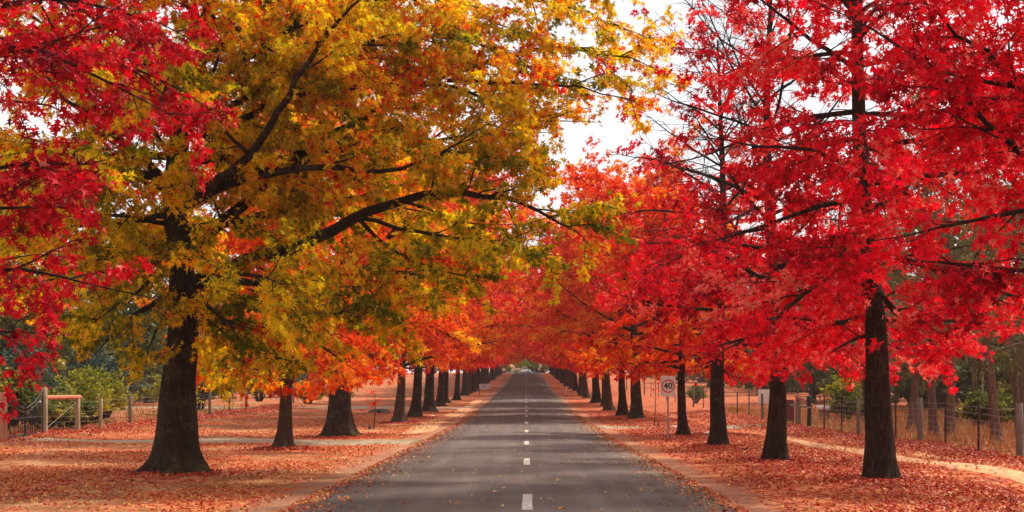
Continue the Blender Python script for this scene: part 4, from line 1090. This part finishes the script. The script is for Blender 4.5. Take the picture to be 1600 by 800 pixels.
for x in (-1.6, 1.95):
    for y in (-.8, .8):
        m = MB(); m.tube([(x, y - .11, .36), (x, y - .09, .36), (x, y + .09, .36), (x, y + .11, .36)], [.32, .36, .36, .32], 20); wh = m.build('wheel', M['rubber'], tk)
        m = MB(); m.tube([(x, y - .118, .36), (x, y + .118, .36)], .19, 14); m.build('rim', M['galv'], wh)
hs = tag(empty('house', (-6.5, 425, G(-6.5, 425))), 'small house with an orange tiled roof behind the truck tray', 'house')
m = MB(); m.box((0, 0, 1.3), (6, 5, 2.6)); m.build('wall', M['wall'], hs)
m = MB(); m.add([(-3.4, -2.9, 2.5), (3.4, -2.9, 2.5), (3.4, 2.9, 2.5), (-3.4, 2.9, 2.5), (-1.6, 0, 4.0), (1.6, 0, 4.0)], [[0, 1, 5, 4], [2, 3, 4, 5]]); m.add([(-3.4, -2.9, 2.5), (3.4, -2.9, 2.5), (3.4, 2.9, 2.5), (-3.4, 2.9, 2.5), (-1.6, 0, 4.0), (1.6, 0, 4.0)], [[1, 2, 5], [3, 0, 4]]); m.build('roof', M['orange'], hs)
for x in (-1.6, 1.4):
    m = MB(); m.box((x, -2.52, 1.5), (1.1, .05, 1.0)); m.build('window', M['glass'], hs)
def farsign(x, y, w, h, zc, mat, lab, dual=None):
    o = tag(empty('sign', (x, y, G(x, y))), lab, 'sign')
    m = MB(); m.box((0, 0, zc), (w, .03, h)); m.build('board', M[mat], o)
    for q in ((-w * .35, w * .35) if w > .8 else (0,)):
        m = MB(); m.tube([(q, .04, -.1), (q, .04, zc + h / 2)], .035, 8); m.build('leg', M['galv'], o)
    if dual:
        m = MB(); m.box((dual[0], -.03, dual[1]), (dual[2], .03, dual[3])); m.build('lower_board', M[dual[4]], o)
farsign(-5.9, 368, 1.05, .7, .95, 'white', 'small white sign on legs at the far left end of the road')
farsign(3.75, 372, .75, .9, 1.9, 'white', 'white sign at the far right end of the road, with darker lower plate', (-.35, 1.0, .5, .6, 'signwhite'))
farsign(5.6, 366, .7, .8, 2.1, 'signwhite', 'pale sign on a tall pole among the far right trunks')
farsign(4.9, 360, .35, .7, .7, 'traytan', 'small cream marker sign between the far right signs')

# ------------------------------------------------------------------ air
t = NT('pale_haze')
pv = t.n('ShaderNodeVolumePrincipled'); pv.inputs['Color'].default_value = (.97, .95, .95, 1)
pv.inputs['Density'].default_value = HAZE; pv.inputs['Anisotropy'].default_value = .3
ot = t.n('ShaderNodeOutputMaterial'); t.l(pv.outputs[0], ot.inputs['Volume'])
m = MB(); m.box((0, 780, 11), (2600, 1740, 24.5))
tag(m.build('haze', t.m), kind='stuff')

# ------------------------------------------------------------------ camera, light, sky
cam = bpy.data.cameras.new('camera'); co = bpy.data.objects.new('camera', cam); COL.objects.link(co)
co.location = (0, 0, 1.75); co.rotation_euler = (PI / 2, 0, 0)
cam.sensor_width = 36; cam.lens = 36 * 2200 / 1600; cam.shift_x = -22 / 1600; cam.shift_y = 210 / 1600
cam.clip_end = 4000; cam.clip_start = .1
S.camera = co

el, az = 52, 50      # azimuth clockwise from +Y: ahead of the camera on the right, through thin cloud
sv = Vector((math.sin(R_(az)) * math.cos(R_(el)), math.cos(R_(az)) * math.cos(R_(el)), math.sin(R_(el))))
sun = bpy.data.lights.new('sun', 'SUN'); sun.energy = 5; sun.angle = R_(6); sun.color = (1, .90, .76)
so = bpy.data.objects.new('sun', sun); COL.objects.link(so)
so.rotation_euler = (-sv).to_track_quat('-Z', 'Y').to_euler(); so.location = (0, 0, 40)

W = bpy.data.worlds.new('World'); S.world = W; W.use_nodes = True
t = W.node_tree; t.nodes.clear()
sky = t.nodes.new('ShaderNodeTexSky'); sky.sky_type = 'NISHITA'; sky.sun_disc = False
sky.sun_elevation = R_(el); sky.sun_rotation = R_(az); sky.dust_density = 3; sky.air_density = 1
tc = t.nodes.new('ShaderNodeTexCoord'); nz = t.nodes.new('ShaderNodeTexNoise'); nz.inputs['Scale'].default_value = 2.2; nz.inputs['Detail'].default_value = 5
t.links.new(tc.outputs['Generated'], nz.inputs['Vector'])
mr = t.nodes.new('ShaderNodeMapRange'); mr.inputs['From Min'].default_value = .3; mr.inputs['From Max'].default_value = .7; mr.inputs['To Min'].default_value = .82; mr.inputs['To Max'].default_value = .98
t.links.new(nz.outputs['Fac'], mr.inputs['Value'])
mx = t.nodes.new('ShaderNodeMix'); mx.data_type = 'RGBA'
t.links.new(mr.outputs[0], mx.inputs[0]); t.links.new(sky.outputs[0], mx.inputs[6]); mx.inputs[7].default_value = (8.1, 7.9, 8.0, 1)     # the bright cloud sheet
bg = t.nodes.new('ShaderNodeBackground'); bg.inputs['Strength'].default_value = .12
t.links.new(mx.outputs[2], bg.inputs['Color'])
wo = t.nodes.new('ShaderNodeOutputWorld'); t.links.new(bg.outputs[0], wo.inputs[0])

S.view_settings.view_transform = 'Standard'; S.view_settings.look = 'None'
S.view_settings.exposure = .3; S.view_settings.gamma = 1
S.view_settings.use_curve_mapping = False
try:
    S.cycles.max_bounces = 9; S.cycles.diffuse_bounces = 7; S.cycles.transmission_bounces = 7
except Exception: pass
